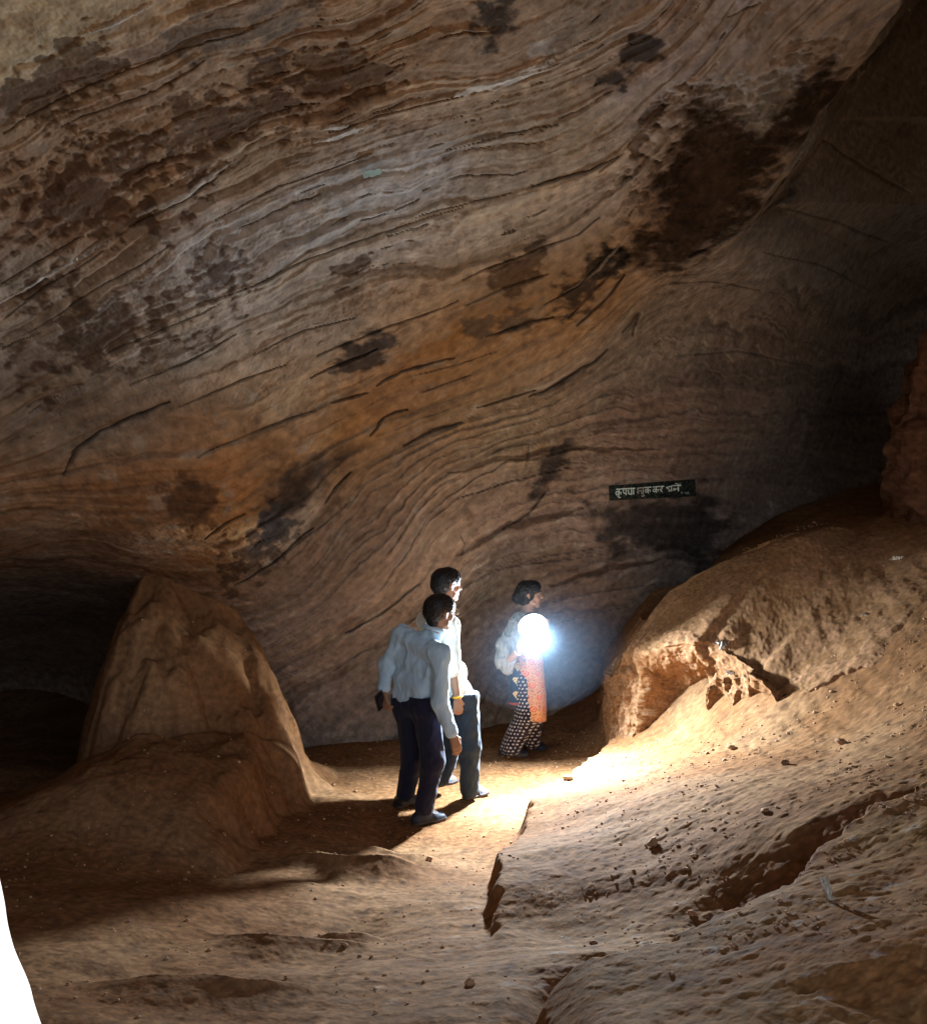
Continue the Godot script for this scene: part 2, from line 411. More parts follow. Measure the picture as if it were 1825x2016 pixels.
# thin seams and streaks: kind, width in pixels, line in pixels
const SEAMS := [
	["crack", 7, [[740, 758], [790, 728], [890, 703]]], ["crack", 12, [[957, 658], [1022, 640], [1085, 622]]], ["crack", 13, [[1045, 782], [1112, 748], [1172, 712], [1195, 690]]],
	["crack", 5, [[390, 898], [430, 878], [530, 838], [615, 808]]], ["crack", 6, [[610, 743], [680, 710], [740, 683]]], ["crack", 6, [[650, 792], [720, 770]]],
	["crack", 9, [[465, 1150], [540, 1103], [615, 1040]]], ["crack", 6, [[640, 990], [660, 960], [690, 930]]], ["crack", 9, [[795, 875], [850, 848], [912, 830]]], ["crack", 10, [[725, 855], [755, 822], [800, 805]]],
	["crack", 8, [[680, 1248], [750, 1208], [825, 1150]]], ["crack", 3, [[420, 590], [520, 550], [610, 510], [750, 460], [912, 410]]], ["crack", 5, [[912, 550], [1037, 500], [1137, 462], [1180, 430]]],
	["crack", 6, [[1050, 372], [1162, 340], [1218, 308]]], ["crack", 5, [[0, 255], [145, 185], [240, 140], [345, 100], [500, 55]]], ["crack", 3, [[140, 512], [280, 432], [425, 357], [465, 322]]],
	["crack", 3, [[425, 432], [550, 372], [650, 337], [730, 302]]], ["crack", 4, [[650, 262], [740, 230], [912, 192]]], ["crack", 4, [[255, 758], [360, 713], [465, 658]]], ["crack", 8, [[125, 935], [150, 890], [200, 850], [330, 790]]],
	["crack", 5, [[1042, 875], [1036, 915]]], ["crack", 6, [[1080, 960], [1040, 1010], [990, 1042]]], ["crack", 5, [[350, 800], [450, 760], [560, 720]]], ["crack", 5, [[620, 700], [760, 640], [900, 590]]],
	["crack", 8, [[1225, 655], [1255, 620], [1245, 660]]], ["crack", 4, [[800, 740], [900, 715], [980, 690]]], ["crack", 4, [[830, 770], [930, 735]]], ["crack", 5, [[912, 600], [1000, 565], [1080, 540]]],
	["crack", 6, [[1137, 640], [1190, 590], [1230, 540]]], ["crack", 5, [[1120, 625], [1170, 570], [1240, 500]]], ["crack", 4, [[1070, 600], [1140, 560], [1200, 500]]], ["crack", 6, [[940, 800], [1010, 780], [1060, 765]]],
	["crack", 4, [[60, 660], [200, 560], [330, 475]]], ["crack", 4, [[0, 640], [100, 560], [200, 490]]], ["crack", 4, [[0, 560], [160, 460]]], ["crack", 5, [[120, 250], [220, 205], [330, 165], [400, 120]]],
	["crack", 3, [[880, 300], [1000, 270], [1100, 250]]], ["crack", 3, [[500, 700], [600, 650], [700, 620]]], ["crack", 3, [[820, 430], [912, 405], [1010, 385]]], ["crack", 4, [[200, 700], [330, 640], [420, 600]]],
	["crack", 6, [[400, 1060], [440, 1030], [480, 1010]]], ["crack", 5, [[560, 1090], [640, 1030], [690, 985]]], ["crack", 4, [[1290, 560], [1400, 555], [1500, 570]]], ["crack", 5, [[1330, 700], [1450, 690], [1600, 720]]],
	["crack", 4, [[930, 1130], [1050, 1110], [1200, 1090]]], ["crack", 4, [[1060, 1190], [1180, 1165], [1290, 1150]]], ["crack", 3, [[900, 980], [1010, 945], [1120, 920]]], ["crack", 3, [[905, 1100], [915, 1070], [905, 1050]]],
	["crack", 8, [[1480, 445], [1420, 470], [1360, 500]]], ["crack", 6, [[1570, 320], [1530, 380], [1490, 430]]], ["crack", 5, [[1590, 340], [1680, 370], [1780, 400]]], ["crack", 5, [[1520, 430], [1620, 450], [1740, 490]]],
	["crack", 4, [[1500, 500], [1620, 530], [1720, 580]]], ["crack", 4, [[1430, 30], [1500, 0]]], ["crack", 5, [[1420, 70], [1430, 55]]], ["crack", 4, [[1180, 340], [1230, 300]]],
	["crack", 4, [[860, 1190], [960, 1130], [1080, 1095], [1200, 1075]]], ["crack", 3, [[700, 1300], [800, 1230], [880, 1170]]], ["crack", 3, [[1090, 1230], [1180, 1205], [1260, 1190]]], ["crack", 4, [[640, 1330], [720, 1280], [800, 1260]]], ["umber", 22, [[900, 1090], [1010, 1030], [1150, 1000]]], ["umber", 18, [[1080, 1150], [1200, 1120], [1300, 1100]]], ["umber", 16, [[880, 930], [1000, 900], [1150, 880], [1300, 880]]],
	["milk", 6, [[270, 425], [425, 350], [465, 322]]], ["milk", 12, [[905, 188], [1012, 157], [1085, 130]]], ["milk", 8, [[620, 287], [690, 258], [740, 245]]], ["milk", 9, [[640, 255], [680, 248]]],
	["milk", 5, [[90, 545], [150, 505], [215, 470]]], ["cream", 18, [[912, 418], [1000, 398], [1060, 380]]], ["cream", 20, [[1120, 478], [1180, 425], [1240, 362], [1295, 305]]], ["cream", 8, [[1110, 575], [1180, 530], [1240, 460]]],
	["cream", 24, [[1680, 140], [1630, 220], [1565, 325], [1520, 395], [1465, 455], [1400, 500]]], ["cream", 7, [[1190, 690], [1215, 645], [1260, 590]]], ["milk", 5, [[1010, 165], [1100, 135]]], ["milk", 5, [[150, 60], [240, 25], [300, 5]]],
	["cream", 4, [[470, 770], [490, 720], [520, 660]]], ["cream", 4, [[455, 800], [475, 765]]], ["cream", 10, [[1030, 775], [1075, 757], [1110, 740]]], ["milk", 5, [[0, 600], [70, 560], [130, 520]]],
	["rust", 40, [[430, 1000], [470, 1060], [500, 1000]]], ["rust", 34, [[560, 900], [650, 850], [740, 800]]], ["rust", 34, [[780, 730], [900, 660], [1040, 600]]], ["rust", 14, [[640, 900], [720, 870], [800, 810]]], ["rust", 14, [[860, 680], [960, 620], [1060, 585]]], ["rust", 10, [[400, 950], [470, 1000], [500, 960]]], ["rust", 12, [[740, 720], [860, 670], [940, 640]]],
]

func make_shell() -> void:
	s_c = Vector3(-0.50, -0.05, -1.0).normalized()
	s_e1 = s_c.cross(Vector3.UP).normalized()
	s_e2 = s_e1.cross(s_c).normalized()
	var pts := []
	var vals := []
	for d in DEPTHS:
		var p := at(d[0], d[1], d[2]) - HUB
		pts.append(p.normalized())
		vals.append(p.length())
	for d in WALLS:
		var p := Vector3(d[0], d[1], d[2]) - HUB
		pts.append(p.normalized())
		vals.append(p.length())
	coarse_r = blur(coarse_fill(pts, rbf_solve(pts, vals), true), 2)
	# the rib: right of this line the rock is set back
	for q in [[1880, -140], [1800, 0], [1745, 90], [1690, 140], [1640, 215], [1575, 320], [1500, 425], [1400, 500]]: rib.append(shell_uv(q[0], q[1]))
	pts = []
	vals = []
	for s in STRATA:
		for q in s[1]:
			pts.append(shell_uv(q[0], q[1]))
			vals.append(s[0])
	coarse_l = blur(coarse_fill(pts, rbf_solve(pts, vals), false), 3)
	# the part of the shell near the photograph's frame gets the finest mesh
	var lo := Vector2(9, 9)
	var hi := Vector2(-9, -9)
	for k in 13:
		for q in [[k * 152, -30], [-30, k * 118], [1855, k * 90], [600 + k * 55, 1480]]:
			var uv := shell_uv(q[0], q[1])
			lo = lo.min(uv)
			hi = hi.max(uv)
	su = grid_lines(lo.x, hi.x, NU, SHELL_REACH + 0.1)
	sv = grid_lines(lo.y, hi.y, NV, SHELL_REACH + 0.1)
	var w := su.size()
	var h := sv.size()
	# masks: crack, umber, soot, pale, milk, cream, rust, ash
	var mask := {}
	for k in ["dusk", "crack", "umber", "soot", "pale", "milk", "cream", "rust", "ash"]:
		var a := PackedFloat32Array()
		a.resize(w * h)
		mask[k] = a
	var edge := noise(31, 5.0, 4)
	for s in STAINS:
		var poly := PackedVector2Array()
		for q in s[2]: poly.append(shell_uv(q[0], q[1]))
		stain(mask[s[0]], poly, s[1], edge, w)
	for s in SEAMS:
		var line := []
		for q in s[2]: line.append(shell_uv(q[0], q[1]))
		var mid: Array = s[2][s[2].size() / 2]
		var wide := shell_uv(mid[0], mid[1]).distance_to(shell_uv(mid[0] + s[1] * 0.3, mid[1] + s[1] * 0.9))
		if s[0] == "milk": wide *= 1.7
		mask[s[0]] = seam(mask[s[0]], line, wide, 0.62 if s[0] == "crack" and s[1] < 6 else 1.0, edge, w)
	# base colour of the beds on the coarse grid
	var cpts := []
	for q in STONE: cpts.append(shell_uv(q[0], q[1]))
	var bed_r := PackedFloat32Array()
	var bed_g := PackedFloat32Array()
	var bed_b := PackedFloat32Array()
	for a in [bed_r, bed_g, bed_b]: a.resize(CN * CN)
	for j in CN:
		for i in CN:
			var q := Vector2(-CMAX + 2.0 * CMAX * i / (CN - 1), -CMAX + 2.0 * CMAX * j / (CN - 1))
			var sum := 0.0
			var c := Vector3()
			for k in cpts.size():
				var d: float = q.distance_squared_to(cpts[k]) + 0.0004
				var wt := 1.0 / (d * d)
				sum += wt
				c += Vector3(STONE[k][2], STONE[k][3], STONE[k][4]) * wt
			c /= sum
			bed_r[j * CN + i] = c.x
			bed_g[j * CN + i] = c.y
			bed_b[j * CN + i] = c.z
	var big := noise(3, 0.55, 3)
	var mid_n := noise(4, 2.2, 4)
	var fine := noise(5, 9.0, 4)
	var warp := noise(6, 1.2, 3)
	var warp2 := noise(16, 6.0, 3)
	var band := noise(8, 1.0, 3)
	var lens := noise(9, 1.0, 2)
	var grit := noise(12, 38.0, 2)
	var blot := noise(13, 4.2, 5)
	var vein := noise(14, 1.7, 3)
	sh = {"big": big, "mid_n": mid_n, "fine": fine, "warp": warp, "warp2": warp2, "band": band, "lens": lens, "grit": grit, "blot": blot, "vein": vein, "bed_r": bed_r, "bed_g": bed_g, "bed_b": bed_b, "mask": mask}
	rows.resize(h)
	WorkerThreadPool.wait_for_group_task_completion(WorkerThreadPool.add_group_task(shell_row, h, 4, true))
	var pos := PackedVector3Array()
	var col := PackedColorArray()
	var keep := PackedByteArray()
	for q in rows:
		pos.append_array(q[0])
		col.append_array(q[1])
		keep.append_array(q[2])
		dense_r.append_array(q[3])
	rows.clear()
	sh.clear()
	var mesh := grid_mesh(pos, col, w, h, keep)
	var o := put("cave_vault", mesh, rock_material(1.1, 0.3, 0.92, 50))
	tag(o, "banded tan and rust sandstone vault and walls of the cave", "cave wall", "", "structure")

func stain(a: PackedFloat32Array, poly: PackedVector2Array, ragged: float, edge: FastNoiseLite, w: int) -> void:
	var lo := poly[0]
	var hi := poly[0]
	for p in poly:
		lo = lo.min(p)
		hi = hi.max(p)
	var soft: float = 0.38 * minf(hi.x - lo.x, hi.y - lo.y)
	lo -= Vector2.ONE * soft
	hi += Vector2.ONE * soft
	var np := poly.size()
	for j in range(int(line_index(sv, lo.y)), int(line_index(sv, hi.y)) + 1):
		for i in range(int(line_index(su, lo.x)), int(line_index(su, hi.x)) + 1):
			var q := Vector2(su[i], sv[j])
			var best := 9.0
			for k in np:
				var s := Geometry2D.get_closest_point_to_segment(q, poly[k], poly[(k + 1) % np])
				best = minf(best, s.distance_squared_to(q))
			best = sqrt(best)
			if not Geometry2D.is_point_in_polygon(q, poly): best = -best
			var val := 0.5 + 0.5 * clampf(best / soft, -1.0, 1.0) + ragged * (0.6 * edge.get_noise_2d(q.x * 1.6, q.y * 1.6) + 0.75 * edge.get_noise_2d(q.x * 6.0, q.y * 9.0))
			if best > -soft * 0.98: a[j * w + i] = maxf(a[j * w + i], val)

func seam(a: PackedFloat32Array, line: Array, wide: float, strength: float, edge: FastNoiseLite, w: int) -> PackedFloat32Array:
	var total := 0.0
	for k in line.size() - 1: total += line[k].distance_to(line[k + 1])
	var gone := 0.0
	for k in line.size() - 1:
		var p: Vector2 = line[k]
		var q: Vector2 = line[k + 1]
		var len := p.distance_to(q)
		var lo := p.min(q) - Vector2.ONE * wide * 2.0
		var hi := p.max(q) + Vector2.ONE * wide * 2.0
		for j in range(int(line_index(sv, lo.y)), int(line_index(sv, hi.y)) + 1):
			for i in range(int(line_index(su, lo.x)), int(line_index(su, hi.x)) + 1):
				var c := Vector2(su[i], sv[j])
				var n1 := edge.get_noise_2d(c.x * 2.5, c.y * 2.5)
				var c2 := c + Vector2(n1, edge.get_noise_2d(c.y * 2.5 + 40.0, c.x * 2.5)) * wide * 0.6
				var t := clampf((c2 - p).dot(q - p) / maxf(len * len, 1e-9), 0.0, 1.0)
				var dist := c2.distance_to(p.lerp(q, t))
				var s := (gone + t * len) / total
				var half := wide * 0.5 * (0.35 + 0.65 * sin(PI * clampf(s, 0.03, 0.97))) * (0.85 + 0.6 * edge.get_noise_2d(c.x * 3.0 + 9.0, c.y * 3.0))
				if half <= 0.0: continue
				var val := strength * clampf(1.15 - dist / half * 0.85, 0.0, 1.0)
				var at_ := j * w + i
				if val > a[at_]: a[at_] = val
		gone += len
	return a

var sh := {}
var rows := []

func rib_back(q: Vector2, nm: float, nw: float) -> float:
	if q.distance_squared_to(rib[3]) > 0.36: return 0.0
	var best := 1e9
	var sgn := 1.0
	var along := 0.0
	for k in rib.size() - 1:
		var s := Geometry2D.get_closest_point_to_segment(q, rib[k], rib[k + 1])
		var d := s.distance_squared_to(q)
		if d < best:
			best = d
			sgn = signf((rib[k + 1] - rib[k]).cross(q - rib[k]))
			along = (k + s.distance_to(rib[k]) / rib[k].distance_to(rib[k + 1])) / (rib.size() - 1)
	var sd := sqrt(best) * sgn * RIB_SIDE + 0.012 * nm + 0.02 * nw
	return (3.0 * sstep(1.0, 0.5, along) + 2.5 * sstep(0.6, 0.2, along)) * sstep(-0.008, 0.035, sd) - 0.16 * sstep(-0.16, 0.0, sd) * sstep(0.05, 0.0, sd)

func shell_row(j: int) -> void:
	var w := su.size()
	var big: FastNoiseLite = sh.big
	var mid_n: FastNoiseLite = sh.mid_n
	var fine: FastNoiseLite = sh.fine
	var warp: FastNoiseLite = sh.warp
	var warp2: FastNoiseLite = sh.warp2
	var band: FastNoiseLite = sh.band
	var lens: FastNoiseLite = sh.lens
	var grit: FastNoiseLite = sh.grit
	var blot: FastNoiseLite = sh.blot
	var vein: FastNoiseLite = sh.vein
	var bed_r: PackedFloat32Array = sh.bed_r
	var bed_g: PackedFloat32Array = sh.bed_g
	var bed_b: PackedFloat32Array = sh.bed_b
	var mask: Dictionary = sh.mask
	var pos := PackedVector3Array()
	pos.resize(w)
	var col := PackedColorArray()
	col.resize(w)
	var keep := PackedByteArray()
	keep.resize(w)
	var rad := PackedFloat32Array()
	rad.resize(w)
	var row_r := PackedFloat32Array()
	var row_l := PackedFloat32Array()
	var row_c := PackedVector3Array()
	row_r.resize(CN)
	row_l.resize(CN)
	row_c.resize(CN)
	var m_crack: PackedFloat32Array = mask.crack
	var m_umber: PackedFloat32Array = mask.umber
	var m_dusk: PackedFloat32Array = mask.dusk
	var m_soot: PackedFloat32Array = mask.soot
	var m_pale: PackedFloat32Array = mask.pale
	var m_milk: PackedFloat32Array = mask.milk
	var m_cream: PackedFloat32Array = mask.cream
	var m_rust: PackedFloat32Array = mask.rust
	var m_ash: PackedFloat32Array = mask.ash
	var v := sv[j]
	var y := clampf((v + CMAX) / (2.0 * CMAX) * (CN - 1), 1.0, CN - 2.001)
	var jy := int(y)
	var f := y - jy
	for i in CN:
		var a := jy * CN + i
		var r0 := coarse_r[a - CN]
		var r1 := coarse_r[a]
		var r2 := coarse_r[a + CN]
		var r3 := coarse_r[a + 2 * CN] if jy < CN - 2 else r2
		row_r[i] = r1 + 0.5 * f * (r2 - r0 + f * (2.0 * r0 - 5.0 * r1 + 4.0 * r2 - r3 + f * (3.0 * (r1 - r2) + r3 - r0)))
		r0 = coarse_l[a - CN]
		r1 = coarse_l[a]
		r2 = coarse_l[a + CN]
		r3 = coarse_l[a + 2 * CN] if jy < CN - 2 else r2
		row_l[i] = r1 + 0.5 * f * (r2 - r0 + f * (2.0 * r0 - 5.0 * r1 + 4.0 * r2 - r3 + f * (3.0 * (r1 - r2) + r3 - r0)))
		row_c[i] = Vector3(lerpf(bed_r[a], bed_r[a + CN], f), lerpf(bed_g[a], bed_g[a + CN], f), lerpf(bed_b[a], bed_b[a + CN], f))
	for i in w:
		var u := su[i]
		var n := j * w + i
		if u * u + v * v > SHELL_REACH * SHELL_REACH:
			rad[i] = 5.0
			continue
		keep[i] = 1
		var x := clampf((u + CMAX) / (2.0 * CMAX) * (CN - 1), 1.0, CN - 3.001)
		var ix := int(x)
		var g := x - ix
		var r0 := row_r[ix - 1]
		var r1 := row_r[ix]
		var r2 := row_r[ix + 1]
		var r3 := row_r[ix + 2]
		var r := r1 + 0.5 * g * (r2 - r0 + g * (2.0 * r0 - 5.0 * r1 + 4.0 * r2 - r3 + g * (3.0 * (r1 - r2) + r3 - r0)))
		r0 = row_l[ix - 1]
		r1 = row_l[ix]
		r2 = row_l[ix + 1]
		r3 = row_l[ix + 2]
		var lv := r1 + 0.5 * g * (r2 - r0 + g * (2.0 * r0 - 5.0 * r1 + 4.0 * r2 - r3 + g * (3.0 * (r1 - r2) + r3 - r0)))
		var d := dir_of(u, v)
		var p := HUB + d * r
		var nb := big.get_noise_3dv(p)
		var nw := warp.get_noise_3dv(p)
		var nw2 := warp2.get_noise_3dv(p)
		var nm := mid_n.get_noise_3dv(p)
		var nf := fine.get_noise_3dv(p)
		var l2 := lv + 0.16 * nw + 0.035 * nw2
		# beds of unequal thickness standing proud of each other; long lens-shaped partings
		var along := u * 1.3 + v * 0.5
		var bd := band.get_noise_2d(l2 * 2.1, along * 0.9)
		var bd2 := band.get_noise_2d(l2 * 6.5 + 40.0, along * 1.5)
		var calm := sstep(-0.25, 0.3, nb + 0.6 * nw)
		var thin := sstep(7.0, 8.2, lv)
		var bd3 := band.get_noise_2d(l2 * 17.0 + 70.0, along * 2.6)
		var ln := lens.get_noise_2d(l2 * 15.0 + 90.0, along * 4.0 + nw * 0.6)
		var ledge := sstep(-0.10, 0.14, bd) * 0.014 + sstep(-0.05, 0.14, bd2) * 0.004 * calm + thin * (0.016 * sstep(-0.1, 0.15, bd2) + 0.005 * sstep(-0.1, 0.12, bd3))
		var part := sstep(0.56, 0.70, ln) * sstep(0.0, 0.35, nb + nw * 0.7)
		var bl := blot.get_noise_3dv(p)
		var lb := l2 + 0.05 * nm + 0.02 * nf
		var bi := 0
		while BEDS[bi + 1][0] < lb: bi += 1
		var b0: Array = BEDS[bi]
		var b1: Array = BEDS[bi + 1]
		var bf := sstep(-0.035, 0.0, lb - b1[0])
		var tint := Vector3(b0[1], b0[2], b0[3]).lerp(Vector3(b1[1], b1[2], b1[3]), bf)
		ledge += (tint.x - 1.0) * 0.028
		var ck := m_crack[n]
		var um := sstep(0.26, 0.62, m_umber[n])
		var so := sstep(0.26, 0.66, m_soot[n])
		var pa := sstep(0.28, 0.66, m_pale[n])
		var mk := sstep(0.2, 0.5, m_milk[n])
		var cm := sstep(0.2, 0.7, m_cream[n])
		var ru := sstep(0.2, 0.8, m_rust[n])
		var as_ := sstep(0.28, 0.70, m_ash[n])
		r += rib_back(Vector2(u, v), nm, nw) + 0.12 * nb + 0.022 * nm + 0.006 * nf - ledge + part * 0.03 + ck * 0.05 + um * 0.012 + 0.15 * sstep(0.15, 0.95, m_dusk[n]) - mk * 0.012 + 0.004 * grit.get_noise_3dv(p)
		rad[i] = r
		pos[i] = HUB + d * r
		# colour
		var ci := row_c[ix].lerp(row_c[ix + 1], g) * tint
		var tone := 1.0 + thin * (0.24 * bd2 + 0.16 * bd3) + 0.15 * bd + 0.11 * bd2 * (0.3 + calm) + 0.16 * nm + 0.13 * nf
		ci = ci.lerp(Vector3.ONE * (ci.x * 0.34 + ci.y * 0.40 + ci.z * 0.26), 0.08) * (1.2 * tone)
		var warm := sstep(0.05, 0.5, bd2 + 0.5 * nw2) * 0.45
		ci = ci.lerp(Vector3(0.36, 0.21, 0.105) * tone, warm * (0.4 + 0.6 * ru))
		ci = ci.lerp(Vector3(0.50, 0.27, 0.10) * tone, ru * 0.5)
		# scattered iron stains and pale crusts
		var st := sstep(0.24, 0.40, bl + 0.18 * bd)
		ci = ci.lerp(Vector3(0.20, 0.125, 0.08) * tone, st * 0.4)
		var cr := sstep(0.28, 0.42, -bl + 0.25 * bd2)
		ci = ci.lerp(Vector3(0.46, 0.40, 0.31) * tone, cr * 0.45)
		var vn := absf(vein.get_noise_3dv(p))
		ci = ci.lerp(ci * 0.6, sstep(0.012, 0.004, vn) * 0.5)
		ci = ci.lerp(Vector3(0.085, 0.05, 0.032) * tone, um * 0.72)
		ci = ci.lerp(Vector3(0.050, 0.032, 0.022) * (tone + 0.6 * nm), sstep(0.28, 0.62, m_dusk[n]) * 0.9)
		ci = ci.lerp(Vector3(0.135, 0.12, 0.105) * tone, as_ * 0.75)
		ci = ci.lerp(Vector3(0.045, 0.040, 0.038) * (tone + 0.5 * nf), so * 0.85)
		ci = ci.lerp(Vector3(0.48, 0.45, 0.40) * tone, pa * 0.75)
		ci = ci.lerp(Vector3(0.72, 0.70, 0.63) * tone, mk * 0.9)
		ci = ci.lerp(Vector3(0.55, 0.48, 0.39) * tone, cm * 0.75)
		ci = ci.lerp(Vector3(0.065, 0.048, 0.036), clampf(part * 0.25 + ck * 0.8, 0.0, 0.9))
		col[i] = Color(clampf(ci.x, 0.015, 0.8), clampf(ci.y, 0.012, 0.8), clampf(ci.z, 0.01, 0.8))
	rows[j] = [pos, col, keep, rad]

# ---------------------------------------------------------------- the cave floor
const FLOOR := [
	# (pixel x, pixel y, height) of floor points in view
	[840, 1625, 0.0], [795, 1590, 0.0], [935, 1575, 0.0], [875, 1545, 0.0], [1015, 1490, 0.0], [1055, 1475, 0.0], [1120, 1500, 0.0], [1000, 1430, -0.02], [1180, 1490, 0.02], [1060, 1400, -0.02],
	[640, 1490, 0.0], [700, 1520, 0.0], [560, 1545, 0.06], [800, 1480, -0.02], [620, 1620, 0.1], [540, 1660, 0.16],
	[770, 1670, 0.05], [800, 1710, 0.12], [900, 1660, 0.04], [750, 1780, 0.24], [700, 1850, 0.38], [650, 1900, 0.48], [500, 2016, 0.72], [900, 2016, 0.78], [860, 1850, 0.4], [900, 1750, 0.22],
	[300, 1900, 0.55], [100, 1950, 0.68], [100, 1760, 0.5], [0, 1630, 0.42], [200, 1610, 0.4], [450, 1750, 0.32], [30, 1540, 0.2], [0, 1450, -0.1], [120, 1480, 0.0],
	[1220, 1490, 0.08], [1300, 1480, 0.2], [1400, 1480, 0.36], [1600, 1430, 0.75], [1825, 1370, 1.08],
	[1060, 1590, 0.03], [990, 1700, 0.12], [1200, 1600, 0.22], [1400, 1600, 0.5], [1600, 1560, 0.78], [1825, 1500, 1.05], [1300, 1740, 0.44], [1100, 1850, 0.46], [1450, 1780, 0.62], [1030, 1800, 0.34],
	[1560, 1640, 0.78], [1660, 1600, 0.88],
	[1620, 1680, 0.88], [1600, 1760, 0.86], [1420, 1860, 0.80], [1150, 1940, 0.76], [1825, 1660, 1.02], [1825, 2016, 1.06], [1400, 2016, 0.88], [1100, 2016, 0.78],
]
const FLOOR_FAR := [
	# (x, y, z) floor points out of view
	[0, 0.9, -1.5], [-1.5, 0.85, -1.5], [1.5, 1.1, -1.0], [3.0, 1.5, -2.0], [-3.0, 0.7, -2.5], [0, 0.9, 1.0], [3, 1.2, 1.5], [-3, 0.8, 1.5], [4.5, 1.9, -4.5], [3.2, 1.42, -4.8], [3.4, 1.6, -5.8],
	[0, 0.9, 4], [-4, 0.8, 5], [4, 1.0, 5], [0.9, 0.0, -9.6], [0, -0.05, -9.6], [2.15, 1.25, -9.0], [2.2, 1.45, -8.65], [2.55, 1.62, -8.4], [2.75, 1.35, -7.55], [3.2, 1.5, -7.0], [3.3, 1.95, -8.0], [2.9, 1.75, -8.9], [4.2, 2.05, -7.2], [4.2, 2.2, -8.5], [1.85, 0.6, -8.4], [1.7, 0.4, -9.2], [4.6, 2.4, -10.4], [3.6, 2.1, -10.6], [2.6, 1.6, -10.6], [5.4, 2.4, -6.5], [-1.2, 0.0, -9.2],
	[-3.4, 0.2, -7.5], [-3.8, 0.3, -5.0], [-2.6, -0.2, -8.8],
]
var floor_pts := []
var floor_w := PackedFloat64Array()
var fg := PackedFloat32Array()
const FX0 := -6.0
const FX1 := 7.0
const FZ0 := -12.5
const FZ1 := 6.0
const FNX := 105
const FNZ := 149
var n_lump: FastNoiseLite
var n_mid: FastNoiseLite
var n_fine: FastNoiseLite
var n_pit: FastNoiseLite
var n_wave: FastNoiseLite
var n_grit: FastNoiseLite
var steps := []
var slab_edge := PackedVector2Array()
var near_edge := PackedVector2Array()

func flat(p: Vector3) -> Vector2:
	return Vector2(p.x, p.z)

func floor_base(x: float, z: float) -> float:
	var gx := clampf((x - FX0) / (FX1 - FX0) * (FNX - 1), 1.0, FNX - 3.001)
	var gz := clampf((z - FZ0) / (FZ1 - FZ0) * (FNZ - 1), 1.0, FNZ - 3.001)
	var i := int(gx)
	var j := int(gz)
	var f := gx - i
	var g := gz - j
	f = f * f * (3 - 2 * f) * 0.3 + f * 0.7
	g = g * g * (3 - 2 * g) * 0.3 + g * 0.7
	return lerpf(lerpf(fg[j * FNX + i], fg[j * FNX + i + 1], f), lerpf(fg[(j + 1) * FNX + i], fg[(j + 1) * FNX + i + 1], f), g)

# signed distance to an open line: positive on its right-hand side
func side_of(q: Vector2, line: PackedVector2Array) -> float:
	var best := 1e9
	var sgn := 1.0
	for k in line.size() - 1:
		var s := Geometry2D.get_closest_point_to_segment(q, line[k], line[k + 1])
		var d := s.distance_squared_to(q)
		if d < best:
			best = d
			sgn = signf((line[k + 1] - line[k]).cross(q - line[k]))
	return sqrt(best) * sgn

